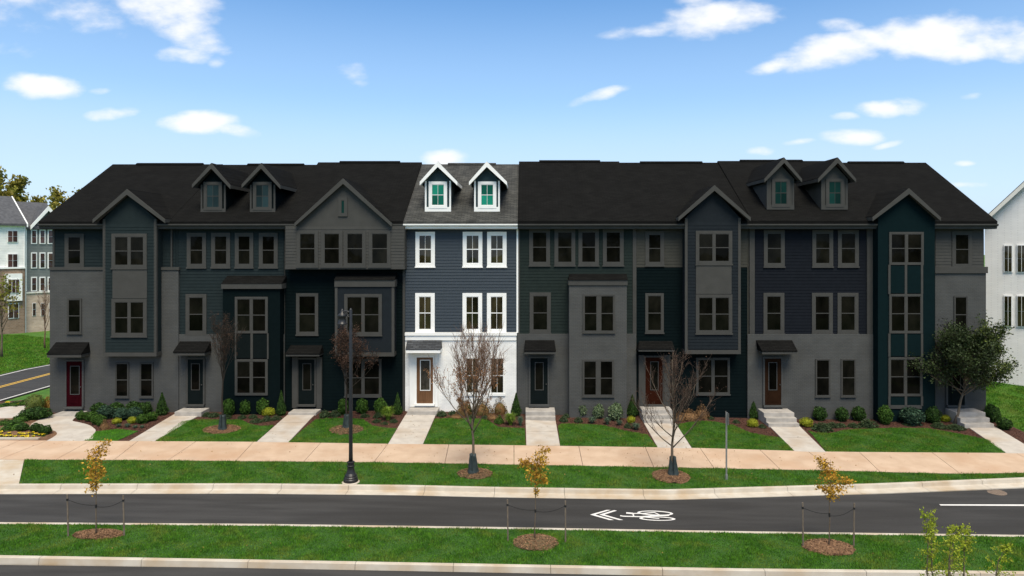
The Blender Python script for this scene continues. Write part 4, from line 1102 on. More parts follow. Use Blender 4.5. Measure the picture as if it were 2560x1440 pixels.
B_bark = material('young_bark', (.10, .075, .05), (.16, .125, .09), 14, .9, .4, 40, stretch=(4, 4, 1))
B_green = material('greenish_bark', (.20, .16, .06), (.28, .22, .09), 14, .9, .4, 40)
B_twig = material('red_brown_twigs', (.115, .062, .040), (.175, .105, .068), 10, .9)
B_dark = material('dimmed_bark', (.020, .016, .012), (.030, .024, .018), 10, .9)  # trunks and twigs under the veil, dimmed in their colour
B_pale = material('pale_bark', (.30, .25, .19), (.38, .32, .25), 14, .9, .3, 30)
rp = np.random.default_rng(11)
PROTO = {}
def proto_round(mat, n=1300, size=.105, seed=1, top=0.0):
    P, d = ellip_pts(n, rp, .10, .78, seed)
    P = P * np.array([.5, .5, .5]); P[:, 2] += .48
    V, Fq = leaf_quads(P, size * .5, rp, d, .15)
    mb = MB(); core(mb, .37, .37, .39, .46); mb.tube([(0, 0, -.08), (0, 0, .4)], .05, 6)
    return np_plus('shrub', V, Fq, mb, mat)
def proto_cone(mat, n=1800):
    h = rp.uniform(0, 1, n) ** 1.35; a = rp.uniform(0, 6.283, n)
    rad = .5 * np.minimum(1, (1 - h) * 1.25 + .03) * np.minimum(1, .55 + h * 3.2) * (1 + .08 * np.sin(a * 5 + h * 11)) * rp.uniform(.82, 1.05, n)
    P = np.stack([rad * np.cos(a), rad * np.sin(a), h], 1); d = np.stack([np.cos(a), np.sin(a), np.full(n, .5)], 1); d /= np.linalg.norm(d, axis=1)[:, None]
    V, Fq = leaf_quads(P, .046, rp, d, .15)
    mb = MB(); mb.lathe((0, 0, -.05), [(.1, 0), (.34, .10), (.42, .25), (.34, .5), (.18, .78), (.02, .98)], 10)
    return np_plus('shrub', V, Fq, mb, mat)
def proto_low(mat, n=700, size=.06, up=.35):
    a = rp.uniform(0, 6.283, n); r = .5 * rp.uniform(0, 1, n) ** .6; k = 1 - (r / .5) ** 2
    z = (k * .8 + .1) * rp.uniform(.3, 1.0, n) + .06 * np.sin(a * 4)
    P = np.stack([r * np.cos(a) * (1 + .2 * np.sin(3 * a)), r * np.sin(a), np.maximum(z, 0.02)], 1)
    V, Fq = leaf_quads(P, size, rp, None)
    mb = MB(); core(mb, .36, .36, .45, .1, 8, 5)
    return np_plus('shrub', V, Fq, mb, mat)
def proto_tuft(mat, n=420):
    a = rp.uniform(0, 6.283, n); b = rp.uniform(0, 6.283, n); out = rp.uniform(.15, .5, n); h = rp.uniform(.55, 1.05, n)
    base = np.stack([.10 * np.cos(b), .10 * np.sin(b), np.full(n, -.03)], 1)
    mid = np.stack([out * .45 * np.cos(a), out * .45 * np.sin(a), h * .8], 1); tip = np.stack([out * np.cos(a), out * np.sin(a), h * rp.uniform(.5, .98, n)], 1)
    w = np.stack([-np.sin(a), np.cos(a), np.zeros(n)], 1) * .018
    V = np.concatenate([np.stack([base - w, base + w, mid + w, mid - w], 1).reshape(-1, 3), np.stack([mid - w, mid + w, tip + w * .2, tip - w * .2], 1).reshape(-1, 3)])
    return np_plus('shrub', V, np.arange(8 * n).reshape(-1, 4), MB(), mat)
PROTO['round'] = proto_round(L_mid); PROTO['round2'] = proto_round(L_dark, seed=4); PROTO['blue'] = proto_round(L_blue, seed=9)
PROTO['cone'] = proto_cone(L_dark); PROTO['gold'] = proto_round(L_gold, 900, .10, 3); PROTO['var'] = proto_round(L_var, 900, .13, 5)
PROTO['rust'] = proto_low(L_rust, 1000, .035); PROTO['tan'] = proto_low(L_tan, 1000, .035); PROTO['low'] = proto_low(L_low); PROTO['greytuft'] = proto_tuft(L_grey)
PROTO['lime'] = proto_tuft(L_lime, 700); PROTO['lowgreen'] = proto_low(L_mid, 900, .05); PROTO['flame'] = proto_low(L_flame, 900, .05); PROTO['tall'] = proto_round(L_olive, 1600, .07, 12)
def shrub(kind, px, py, w, h, label, group=None, name='shrub', cat='shrub'):
    x, y = G(px, py); sc = y / F
    o = bpy.data.objects.new(name, PROTO[kind]); COL.objects.link(o)
    o.location = (x, y, Tz(x, y) - .01)
    ww = w * sc
    o.scale = (ww, ww * rp.uniform(.85, 1.0), h * sc); o.rotation_euler = (0, 0, rp.uniform(0, 6.28))
    tag(o, label, cat, group)
    return o
def shrubs(kind, items, label, group, which=None):
    for i, it in enumerate(items): shrub(kind, *it, (label + ' ' + which[i]) if which else label, group if len(items) > 1 else None)
# bed of house 1
shrubs('round2', [(247, 1037, 40, 32), (290, 1040, 42, 36), (338, 1038, 46, 36), (363, 1037, 34, 33)], 'dark clipped back-row shrub by the red-door townhouse', 'back row shrubs at the red door', ['nearest its door', 'under its first window', 'between its two windows', 'next to the cone evergreen'])
shrubs('blue', [(264, 1047, 40, 34), (302, 1050, 36, 32), (334, 1047, 38, 30)], 'blue-green shrub in the red-door townhouse bed', 'middle shrubs at the red door', ['beside the dried tan plant', 'behind the first golden shrub', 'behind the second golden shrub'])
shrubs('round', [(203, 1049, 26, 22), (229, 1052, 32, 24), (246, 1060, 32, 24), (254, 1064, 22, 16), (380, 1051, 28, 22), (357, 1058, 30, 24)], 'small green front shrub of the red-door bed,', 'front row shrubs at the red door', ['touching the door step', 'second from the step', 'behind the dried tan plant', 'smallest, by the dried tan plant', 'next to the cone evergreen', 'beyond the second golden shrub'])
shrubs('gold', [(292, 1059, 23, 15), (330, 1058, 25, 17)], 'golden mounded shrub at the red-door townhouse', 'golden shrubs at the red door', ['near the dried tan plant', 'nearer the slate townhouse path'])
shrubs('tan', [(262, 1074, 26, 30)], 'dried tan plant at the lawn edge near the red-door townhouse', None)
shrubs('greytuft', [(297, 1068, 18, 9), (318, 1068, 20, 10), (338, 1070, 18, 8), (355, 1070, 16, 8)], 'small pale leaf tuft at the red-door lawn edge,', 'pale tufts at the red door', ['nearest the dried tan plant', 'below the first golden shrub', 'below the second golden shrub', 'nearest the slate townhouse path'])
CONES = [(405, 1037, 28, 56, 'beside the slate townhouse path near the red-door bed'), (703, 1038, 26, 61, 'between the tall teal bay and the wide-gabled townhouse'), (994, 1036, 24, 54, 'at the corner of the white brick base'),
         (1290, 1039, 30, 56, 'between the navy and the brick-bay townhouse'), (1581, 1041, 27, 54, 'beside the steps of the rust door'), (1882, 1046, 27, 54, 'beside the steps of the dimmed navy townhouse')]
for px, py, w, h_, lb in CONES: shrub('cone', px, py, w, h_, 'cone-shaped dark evergreen ' + lb, 'cone evergreens along the row')
# bed 2
shrubs('round', [(571, 1039, 32, 42), (614, 1036, 28, 37), (658, 1036, 32, 42)], 'upright green boxwood under the tall teal bay,', 'boxwoods under the tall teal bay', ['behind the watering bag', 'between two other boxwoods', 'beside the golden shrub'])
shrubs('gold', [(672, 1039, 31, 21)], 'golden mounded shrub under the tall teal bay', None)
shrubs('low', [(518, 1040, 28, 12), (535, 1041, 30, 12), (566, 1045, 30, 10), (605, 1046, 24, 11), (632, 1044, 24, 10), (642, 1055, 32, 12), (668, 1052, 26, 16), (690, 1049, 28, 13)], 'low trailing plant in the bed under the tall teal bay', 'groundcover under the tall teal bay')
# bed 3
shrubs('round', [(858, 1036, 28, 40), (905, 1034, 30, 38), (951, 1036, 34, 42)], 'green boxwood below the wide-gabled townhouse,', 'boxwoods at the wide gable', ['just behind the street lamp', 'between two boxwoods', 'behind the yellow-green clump'])
shrubs('lime', [(970, 1050, 44, 36)], 'yellow-green grassy clump below the wide-gabled townhouse', None)
shrubs('low', [(812, 1042, 32, 20), (838, 1040, 34, 18), (912, 1042, 26, 10), (945, 1043, 26, 14), (942, 1055, 24, 9), (962, 1060, 22, 8), (985, 1055, 22, 10)], 'low trailing plant in the wide-gabled townhouse bed', 'groundcover at the wide gable')
# bed 4
shrubs('rust', [(1160, 1036, 46, 44), (1205, 1035, 52, 46), (1250, 1033, 44, 50)], 'rusty brown shrub against the white brick', 'rusty shrubs at the white brick', ['nearest the brown door', 'between the two ground windows', 'under the window nearest the cone evergreen'])
shrubs('lowgreen', [(1168, 1033, 26, 34), (1258, 1030, 20, 36)], 'green shrub among the rusty ones', 'green shrubs at the white brick', ['near the brown door', 'near the cone evergreen'])
shrubs('low', [(1104, 1039, 30, 15), (1132, 1036, 26, 12), (1212, 1047, 22, 10), (1180, 1044, 24, 9)], 'low trailing plant in the navy townhouse bed', 'groundcover at the navy townhouse', ['beside the brown door step', 'close to the white brick', 'at the lawn edge under the bare tree', 'among dry stems'])
shrubs('tan', [(1140, 1045, 40, 12), (1230, 1046, 40, 14)], 'patch of dry tan stems in the navy townhouse bed', 'dry stems at the navy townhouse')
shrubs('lowgreen', [(1248, 1058, 26, 24)], 'dark leafy green plant at the lawn curve of the navy townhouse', None)
shrubs('lime', [(1276, 1062, 40, 32)], 'yellow-green grassy clump in the navy townhouse bed', None)
shrubs('greytuft', [(1301, 1064, 26, 26)], 'grey-green grass tuft beside the lime clump', None)
# bed 5
shrubs('var', [(1456, 1042, 30, 40), (1496, 1046, 28, 37), (1539, 1050, 36, 43)], 'variegated pale-tipped shrub below the plain brick bay,', 'variegated shrubs at the brick bay', ['nearest the two-step stoop', 'smallest of three', 'widest, with open crown'])
shrubs('low', [(1409, 1053, 26, 15), (1416, 1043, 22, 11), (1446, 1055, 24, 15), (1569, 1069, 22, 14)], 'low trailing plant in the plain brick bay bed', 'groundcover at the brick bay')
shrubs('greytuft', [(1480, 1058, 28, 17), (1518, 1061, 26, 19), (1549, 1063, 24, 14), (1590, 1074, 30, 18)], 'grey-green tuft at the lawn edge by the plain brick bay', 'tufts at the brick bay')
shrubs('gold', [(1578, 1057, 23, 18)], 'golden mounded shrub near the rust door steps', None)
# bed 6
shrubs('tan', [(1755, 1045, 42, 40), (1722, 1048, 60, 30), (1700, 1050, 40, 24)], 'dry tan shrub near the rust door,', 'dry shrubs at the rust door', ['tallest, beside a green boxwood', 'broad and low in the middle', 'touching the steps'])
shrubs('round', [(1786, 1039, 27, 38), (1832, 1038, 17, 34)], 'green boxwood below the gabled slate bay,', 'boxwoods at the slate bay', ['wider, beside a dry shrub', 'narrow, standing alone'])
shrubs('low', [(1775, 1047, 24, 9), (1840, 1057, 20, 10), (1905, 1069, 22, 11)], 'low trailing plant in the gabled slate bay bed', 'groundcover at the slate bay')
shrubs('gold', [(1882, 1067, 28, 21)], 'golden mounded shrub before the dimmed navy townhouse steps', None)
# bed 7
shrubs('gold', [(2015, 1066, 33, 23)], 'golden mounded shrub on the lawn side of the brown door steps', None)
shrubs('round2', [(2050, 1051, 33, 36), (2105, 1053, 33, 37), (2147, 1052, 32, 38)], 'clipped round shrub of the dimmed navy townhouse', 'round shrubs at the ink navy townhouse', ['nearest its door', 'below the gap between its ground windows', 'nearest the teal tower'])
shrubs('low', [(2055, 1075, 56, 22), (2082, 1067, 36, 14), (2102, 1066, 28, 10), (2134, 1067, 34, 12), (2170, 1066, 46, 22)], 'low spreading plant of the dimmed navy townhouse,', 'groundcover at the ink navy townhouse', ['broad mat beside the golden shrub', 'below the first round shrub', 'small one before the second round shrub', 'at the lawn curve', 'broad one next to the teal tower'])
# bed 8
shrubs('round', [(2213, 1060, 36, 48)], 'tall green shrub at the edge of the teal tower', None)
shrubs('blue', [(2280, 1060, 62, 42)], 'broad blue-green shrub under the teal tower windows', None)
shrubs('round2', [(2332, 1057, 40, 42)], 'dark round shrub between the teal tower and a golden shrub', None)
shrubs('gold', [(2363, 1053, 27, 17)], 'golden mounded shrub beside the end house steps', None)
shrubs('low', [(2348, 1068, 46, 14), (2388, 1072, 46, 14), (2270, 1063, 26, 8)], 'low spreading plant in the teal tower bed', 'groundcover at the teal tower', ['beside the golden shrub', 'reaching the end house path', 'small, below the blue-green shrub'])
shrubs('round2', [(2480, 1055, 36, 46), (2511, 1073, 36, 30)], 'dark shrub at the foot of the grassy rise,', 'dark shrubs by the end path', ['large, against the end house corner', 'small, out on the grass'])
# corner bed
shrubs('tall', [(88, 1030, 48, 46)], 'tall feathery olive shrub in the corner bed', None)
shrubs('flame', [(120, 1022, 34, 36)], 'amber leaved shrub against the corner of the end townhouse', None)
shrubs('round2', [(97, 1047, 58, 30), (72, 1044, 40, 24)], 'dark spreading shrub below the feathery olive shrub,', 'dark shrubs in the corner bed', ['larger, by the step', 'smaller, by the concrete'])
shrubs('lowgreen', [(54, 1052, 52, 22), (36, 1072, 62, 26), (12, 1060, 40, 15)], 'green spreading juniper in the corner bed,', 'junipers in the corner bed', ['below the feathery olive shrub', 'broadest, above the flowers', 'beside the pale concrete'])
shrubs('round2', [(56, 1077, 30, 20), (91, 1079, 30, 22), (113, 1086, 30, 24)], 'small dark shrub of the corner bed', 'small shrubs behind the flowers', ['under the broad juniper', 'at the bend of the curved path', 'at the tip of the bed'])
PROTO['flower'] = proto_low(material('flower_leaves', (.03, .08, .012), (.06, .12, .02), 8, .6), 160, .10)
M_petal = material('yellow_petals', (.55, .40, .01), (.72, .58, .02), 9, .6)
P_ = np.stack([rp.uniform(-.38, .38, 26), rp.uniform(-.38, .38, 26), rp.uniform(.75, 1.0, 26)], 1)
V_, F_ = leaf_quads(P_, .16, rp, None, aspect=1.0); PETAL = np_plus('blossom', V_, F_, MB(), M_petal)
for px, py in [(2, 1084), (22, 1087), (48, 1087), (57, 1089), (72, 1087), (82, 1086), (88, 1089), (3, 1092), (13, 1094), (27, 1093), (38, 1095), (55, 1095), (68, 1094), (83, 1096), (66, 1097), (98, 1090), (108, 1091), (-10, 1090),
               (18, 1010), (50, 1011), (44, 1014), (60, 1009), (32, 1013)]:
    far = py < 1050
    f = shrub('flower', px, py, 11, 7 if not far else 6, 'clump of yellow flowers in the bed ' + ('beside the side street' if far else 'along the corner edging'), 'yellow flowers ' + ('by the side street' if far else 'in the corner bed'), 'flower_clump', 'flowers')
    b = bpy.data.objects.new('blossom', PETAL); COL.objects.link(b); b.parent = f
shrubs('lowgreen', [(10, 1016, 44, 10), (40, 1013, 50, 12), (62, 1012, 30, 16)], 'low green plant in the bed beside the side street', 'plants by the side street')

# ------------------------------------------------------------------ trees
def branchy(seed, H, fork, r0, n_limbs, ang, limb_len, sub=6, twig=5, wob=.10, lean=(0, 0), top=1.0, upcurve=.5, sub_len=.45):
    """a trunk with limbs, branches and twigs; returns trunk mesh, twig mesh and points along the twigs"""
    rd_ = random.Random(seed)
    tr, tw, tips = MB(), MB(), []
    def curve(p, d, L, n, up):
        pts = [p.copy()]; d = d.normalized()
        for i in range(n):
            d = (d + Vector((rd_.uniform(-wob, wob), rd_.uniform(-wob, wob), up * .3 + rd_.uniform(-wob, wob) * .5))).normalized()
            p = p + d * L / n; pts.append(p.copy())
        return pts, d
    base = Vector((0, 0, -.05)); ax = Vector((lean[0], lean[1], 1)).normalized()
    n = 7; tp = [base + ax * (H * top * i / n) + Vector((rd_.uniform(-1, 1), rd_.uniform(-1, 1), 0)) * .025 * H / 4 * (i > 0) for i in range(n + 1)]
    tr.tube(tp, [r0 * (1.25 if i == 0 else 1.0) * (1 - .86 * (i / n) ** .9) for i in range(n + 1)], 8)
    def tpos(h):
        k = h / (H * top) * n; i = min(int(k), n - 1); return tp[i].lerp(tp[i + 1], k - i)
    for i in range(n_limbs):
        f = (i + rd_.random() * .8) / n_limbs
        h0 = fork + (H * top * .80 - fork) * f ** 1.15
        az = i * 2.4 + rd_.uniform(-.5, .5); an = R(rd_.uniform(*ang)) * (1 - .35 * f)
        d = Vector((math.cos(az) * math.sin(an), math.sin(az) * math.sin(an), math.cos(an)))
        L = limb_len * (1 - .45 * f) * rd_.uniform(.8, 1.1)
        pts, _ = curve(tpos(h0), d, L, 5, upcurve)
        rl = r0 * .42 * (1 - .5 * f)
        tr.tube(pts, [rl * (1 - .8 * j / 5) for j in range(6)], 5)
        for s_ in range(sub):
            t = rd_.uniform(.22, .98); k = t * 5; j = min(int(k), 4); q = pts[j].lerp(pts[j + 1], k - j)
            dd = (pts[j + 1] - pts[j]).normalized() + Vector((rd_.uniform(-1, 1), rd_.uniform(-1, 1), rd_.uniform(-.3, .8))) * .62
            p2, _ = curve(q, dd, L * sub_len * (1.15 - .6 * t) * rd_.uniform(.7, 1.2), 4, upcurve * .8)
            tw.tube(p2, [rl * .32, rl * .26, rl * .2, rl * .14, .0025], 4, False)
            for t_ in range(twig):
                u = rd_.uniform(.2, 1); k2 = u * 4; j2 = min(int(k2), 3); q2 = p2[j2].lerp(p2[j2 + 1], k2 - j2)
                d3 = (p2[j2 + 1] - p2[j2]).normalized() + Vector((rd_.uniform(-1, 1), rd_.uniform(-1, 1), rd_.uniform(-.4, .7))) * .8
                p3, _ = curve(q2, d3, L * .2 * rd_.uniform(.6, 1.2), 2, upcurve * .6)
                tw.tube(p3, [.006, .0045, .002], 3, False)
                tips += [p3[0].lerp(p3[1], rd_.random()), p3[1].lerp(p3[2], rd_.random()), p3[2]]
    return tr, tw, tips
def leaves_from(tips, n, size, spread, sel=None):
    P = np.array([tuple(t) for t in tips])
    if sel is not None: P = P[sel(P)]
    P = P[rp.integers(0, len(P), n)] + rp.normal(size=(n, 3)) * spread
    return leaf_quads(P, size, rp, None)
def tree(name, label, px, py, args, bark, twigm=None, leaf=None, group=None, cat='tree', rot=0.0):
    x, y = G(px, py); z = Tz(x, y)
    e = empty(name, (x, y, z), label, cat, group)
    tr, tw, tips = branchy(**args)
    M = Matrix.Translation((x, y, z)) @ Matrix.Rotation(rot, 4, 'Z')
    for mb in (tr, tw): mb.v = [tuple(M @ Vector(v)) for v in mb.v]
    tr.build('trunk', bark, e, smooth=True, fix=False)
    c = None
    if tw.v: c = tw.build('twigs', twigm or bark, e, fix=False)
    if leaf:
        for (n, size, spread, mat, sel) in leaf:
            V, Fq = leaves_from(tips, n, size, spread, sel)
            V = V @ np.array(M.to_3x3()).T + np.array(M.translation)
            me = np_plus('crown', V, Fq, MB(), mat)
            o = link('crown', me, None, e)
    return e
# brown-leaved street tree before the navy house
tree('street_tree', 'nearly bare street tree with dry brown leaves before the navy townhouse', 1182, 1186,
     dict(seed=5, H=6.1, fork=1.65, r0=.066, n_limbs=22, ang=(18, 66), limb_len=3.1, sub=9, twig=7, upcurve=.55, sub_len=.55, top=.78), B_bark, B_twig,
     [(2600, .028, .05, L_brown, lambda P: P[:, 2] < 4.3), (900, .024, .04, L_brown, lambda P: P[:, 2] < 3.2)], 'street trees in the verge')
tree('street_tree', 'bare grey-brown street tree before the rust door townhouse', 1682, 1193,
     dict(seed=8, H=5.6, fork=1.2, r0=.068, n_limbs=20, ang=(30, 66), limb_len=2.5, sub=7, twig=5, upcurve=.42, top=.85), B_bark, material('dimmed_twigs', (.055, .036, .026), (.080, .055, .040), 10, .9),  # twig colour carries the veil's dimming
     [(1500, .026, .05, L_dkbrown, lambda P: P[:, 2] > 1.6)], 'street trees in the verge')
tree('lawn_tree', 'slender dimmed bare tree on the lawn under the tall teal bay', 557, 1076,
     dict(seed=12, H=5.6, fork=2.2, r0=.055, n_limbs=15, ang=(12, 40), limb_len=2.3, sub=8, twig=6, upcurve=.65, top=.9), B_dark, B_dark,
     [(1100, .028, .05, L_dkbrown, None)], 'trees on the front lawns')
tree('lawn_tree', 'dimmed brown-leaved tree on the lawn below the wide gable', 866, 1073,
     dict(seed=21, H=5.4, fork=1.9, r0=.055, n_limbs=15, ang=(22, 60), limb_len=2.1, sub=7, twig=5, upcurve=.45, top=.85), B_dark, B_dark,
     [(4200, .036, .09, L_dkbrown, None)], 'trees on the front lawns')
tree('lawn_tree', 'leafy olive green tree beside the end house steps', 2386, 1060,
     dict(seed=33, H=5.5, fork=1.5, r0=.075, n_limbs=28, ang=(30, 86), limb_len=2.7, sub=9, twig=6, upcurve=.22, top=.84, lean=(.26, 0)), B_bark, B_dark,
     [(20000, .055, .16, L_dolive, None), (6000, .046, .14, L_olive, lambda P: P[:, 0] > 1.0)], 'trees on the front lawns')  # brighter leaves on the side where the painted dimming stops
# watering bags
def bag(px, py, h_, r0, r1, label, seed):
    x, y = G(px, py); z = Tz(x, y) - .01; rd_ = random.Random(seed); mb = MB(); k = 18; m = 9; V = []
    for i in range(m + 1):
        t = i / m; r = (r0 + (r1 - r0) * t ** .8) * (1.06 if i == 1 else 1) * (1.12 if i == m else 1)
        for j in range(k):
            a = 2 * math.pi * j / k
            rr = r * (1 + .10 * math.sin(3 * a + seed + t * 2) + rd_.uniform(-.05, .05))
            V.append((x + rr * math.cos(a), y + rr * math.sin(a), z + h_ * t))
    mb.add(V, [(i * k + j, i * k + (j + 1) % k, (i + 1) * k + (j + 1) % k, (i + 1) * k + j) for i in range(m) for j in range(k)] + [tuple(range(k)), tuple(m * k + j for j in range(k))])
    o = mb.build('watering_bag', M_bag, smooth=True); tag(o, label, 'watering bag', 'watering bags round the trunks')
    MB().box(x - .02, x + .02, y - r0 * .98, y - r1 * .9, z + .25, z + h_ + .06).build('handle_strap', M_bag, o)
bag(1182, 1186, .83, .25, .12, 'dark green watering bag round the brown-leaved street tree', 1)
bag(1682, 1191, .80, .25, .12, 'dark green watering bag round the bare tree at the rust door', 2)
bag(557, 1077, .76, .22, .12, 'dark green watering bag on the lawn under the tall teal bay', 3)
bag(867, 1073, .72, .22, .12, 'dark green watering bag on the lawn below the wide gable', 4)
def ring_bed(px, py, rx, ry, mat, hgt=.07):
    cx, cy = G(px, py); b = G(px + rx, py); t_ = G(px, py - ry); b2 = G(px, py + ry)
    ax_, ay = b[0] - cx, (t_[1] - b2[1]) / 2; rd_ = random.Random(int(px))
    pts = [(cx + ax_ * math.cos(a) * rd_.uniform(.93, 1.07), cy + ay * math.sin(a) * rd_.uniform(.9, 1.1)) for a in np.linspace(0, 2 * math.pi, 27)[:-1]]
    def zf(x, y):
        q = 1 - min(1, ((x - cx) / ax_) ** 2 + ((y - cy) / ay) ** 2)
        return Tz(x, y) + hgt * math.sqrt(max(q, 0)) + .03 * math.sin(x * 21) * math.sin(y * 17) * q
    sheet('mulch_ring', pts, mat, .035, .1, .12, zf=zf, kind='structure')
M_mulch_g = material('old_mulch', (.085, .058, .030), (.14, .095, .050), 30, .95, 1.0, 60, c3=(.07, .07, .02), s3=4)
for a in ((1187, 1186, 44, 13, M_mulch_g), (1677, 1193, 47, 17, M_mulch_tan), (554, 1075, 46, 11, M_mulch_tan), (866, 1076, 42, 12, M_mulch_g)): ring_bed(*a)
# staked saplings in the median
M_strap = material('black_strap', (.015, .015, .015))
def sapling(px, py, topy, crown, seed, lean, stakes, where, leafn, blobs):
    x, y = G(px, py); z = Tz(x, y); s_ = F / y
    H = (py - topy) / s_
    e = empty('sapling', (x, y, z), 'young staked tree with orange-yellow leaves ' + where, 'tree', 'staked saplings in the median')
    rd_ = random.Random(seed)
    tp = [Vector((x + lean * i / 6 + rd_.uniform(-.012, .012), y + rd_.uniform(-.012, .012), z - .05 + (H * .98) * i / 6)) for i in range(7)]
    MB().tube(tp, [.022, .019, .017, .014,   .011, .008, .004], 7).build('trunk', B_bark, e, smooth=True, fix=False)
    tw = MB(); P = []
    for (bx, by, rx, ry, n) in blobs:
        cx, cz = x + (bx - px) / s_, z + (py - by) / s_; ax_, az = rx / s_, ry / s_
        hh = min(max((cz - az * .5 - z) / H, .35), .95); k = hh * 6; j = min(int(k), 5); q0 = tp[j].lerp(tp[j + 1], k - j)
        for _ in range(max(3, n // 60)):
            tgt = Vector((cx + rd_.gauss(0, .55) * ax_, y + rd_.gauss(0, .5) * ax_, cz + rd_.gauss(0, .5) * az))
            mid = q0.lerp(tgt, .5) + Vector((0, 0, .04)); tw.tube([q0, mid, tgt], [.008, .005, .002], 4, False)
            for _2 in range(14): P.append(tuple(mid.lerp(tgt, rd_.random() * 1.1) + Vector((rd_.gauss(0, .06), rd_.gauss(0, .06), rd_.gauss(0, .06)))))
        P += [(cx + rd_.gauss(0, .42) * ax_, y + rd_.gauss(0, .42) * ax_, cz + rd_.gauss(0, .42) * az) for _ in range(n)]
    tw.build('twigs', B_twig, e, fix=False)
    V, Fq = leaf_quads(np.array(P), .038, rp, None)
    link('crown', np_plus('crown', V, Fq, MB(), L_orange), None, e)
    for i, (sx, st, sb) in enumerate(stakes):
        gx, gy = G(sx, sb); zt = Z_at(st, gy); zg = Tz(gx, gy); dx_ = rd_.uniform(-.04, .04)
        so = MB().tube([(gx, gy, zg - .2), (gx + dx_, gy, zt)], [.026, .024], 6).build('stake', M_stake)
        tag(so, 'thin weathered wooden stake beside the sapling ' + where, 'stake', 'stakes of the sapling ' + where)
        q = Vector((gx + dx_ * .9, gy, zt - .16)); k = (q.z - z) / (H * .98) * 6; j = min(max(int(k), 0), 5); tq = tp[j].lerp(tp[j + 1], min(k - j, 1)) - Vector((0, 0, .12))
        pts = [q.lerp(tq, t) - Vector((0, 0, .09 * math.sin(math.pi * t) * (1 if i else .6))) for t in np.linspace(0, 1, 8)]
        st_ = MB().tube(pts, .009, 5)
        st_.tube([q - Vector((0, 0, .03)), q + Vector((0, 0, .03))], .034, 8).tube([tq - Vector((0, 0, .03)), tq + Vector((0, 0, .03))], .028, 8)
        to = st_.build('tie_strap', M_strap, fix=False); tag(to, 'slack black tie strap from stake to the sapling ' + where, 'strap', 'straps of the sapling ' + where)
W1, W2, W3 = 'nearest the concrete kerb ramp', 'across from the brick-bay townhouse path', 'across from the teal tower townhouse'
sapling(240, 1343, 1104, None, 1, .0, [(171, 1236, 1341), (311, 1238, 1341)], W1, 500,
        [(238, 1178, 26, 42, 420), (236, 1215, 15, 18, 130), (246, 1130, 7, 28, 70), (264, 1122, 10, 22, 45), (222, 1140, 8, 16, 40), (272, 1105, 6, 5, 14)])
sapling(1337, 1356, 1116, None, 2, .03, [(1270, 1249, 1355), (1414, 1252, 1357)], W2, 500,
        [(1352, 1150, 24, 34, 300), (1340, 1185, 30, 22, 240), (1318, 1160, 18, 20, 110), (1360, 1200, 16, 14, 80), (1304, 1153, 8, 6, 25), (1342, 1229, 7, 9, 26), (1368, 1125, 10, 8, 40)])
sapling(2073, 1371, 1140, None, 3, .03, [(2008, 1256, 1368), (2134, 1258, 1366)], W3, 500,
        [(2062, 1165, 20, 26, 190), (2080, 1190, 24, 22, 220), (2082, 1222, 32, 18, 260), (2116, 1204, 20, 14, 130), (2076, 1240, 18, 12, 90), (2050, 1218, 12, 8, 36), (2048, 1150, 8, 8, 26)])
for a in ((246, 1339, 62, 12, M_mulch_tan), (1340, 1359, 56, 20, M_mulch_g), (2071, 1371, 62, 20, M_mulch_tan)): ring_bed(*a, hgt=.09)
# yellow-green young tree on the near side of the street, its top in view
def near_tree():
    Y = 13.0; x = X_at(2400, Y); z = Tz(x, Y); e = empty('young_tree', (x, Y, z), 'young multi-stemmed tree with fresh yellow-green leaves on the near verge', 'tree')
    rd_ = random.Random(4); tr = MB(); P = []; sc = Y / F
    def at(px, py, dy=0): return Vector((X_at(px, Y), Y + dy, Z_at(py, Y)))
    root = Vector((x, Y, z - .05)); fork = Vector((x, Y, z + .5)); tr.tube([root, fork], [.06, .05], 8)
    for (bx, by, tx, ty, tipx, tipy, dy) in ((2325, 1440, 2328, 1360, 2318, 1283, .1), (2363, 1440, 2366, 1370, 2372, 1318, -.1), (2395, 1440, 2405, 1360, 2420, 1330, .25), (2470, 1440, 2478, 1390, 2500, 1352, -.2), (2345, 1440, 2345, 1380, 2345, 1290, .2), (2440, 1440, 2440, 1395, 2446, 1340, .35)):
        b, t_, p = at(bx, by, dy), at(tx, ty, dy), at(tipx, tipy, dy)
        tr.tube([fork, fork.lerp(b, .5) + Vector((0, 0, .3)), b, t_, p], [.03, .022, .014, .009, .002], 5)
        for k in range(38):
            f = rd_.random(); q = (b - Vector((0, 0, .5))).lerp(t_, f * 2) if f < .5 else t_.lerp(p, f * 2 - 1)
            L = .30 * (1.15 - f) + .05; a = rd_.uniform(0, 6.28)
            d = Vector((math.cos(a), math.sin(a), rd_.uniform(.1, .9))).normalized() * L * rd_.uniform(.5, 1.1)
            tr.tube([q, q + d * .5, q + d + Vector((0, 0, .03))], [.004, .003, .0015], 3, False)
            for _ in range(22):
                u = rd_.uniform(.15, 1.1); P.append(tuple(q + d * u + Vector((rd_.gauss(0, .02), rd_.gauss(0, .02), rd_.gauss(0, .02)))))
    tr.build('trunk', B_bark, e, fix=False)
    V, Fq = leaf_quads(np.array(P), .020, rp, None); link('crown', np_plus('crown', V, Fq, MB(), L_yellowg), None, e)
near_tree()
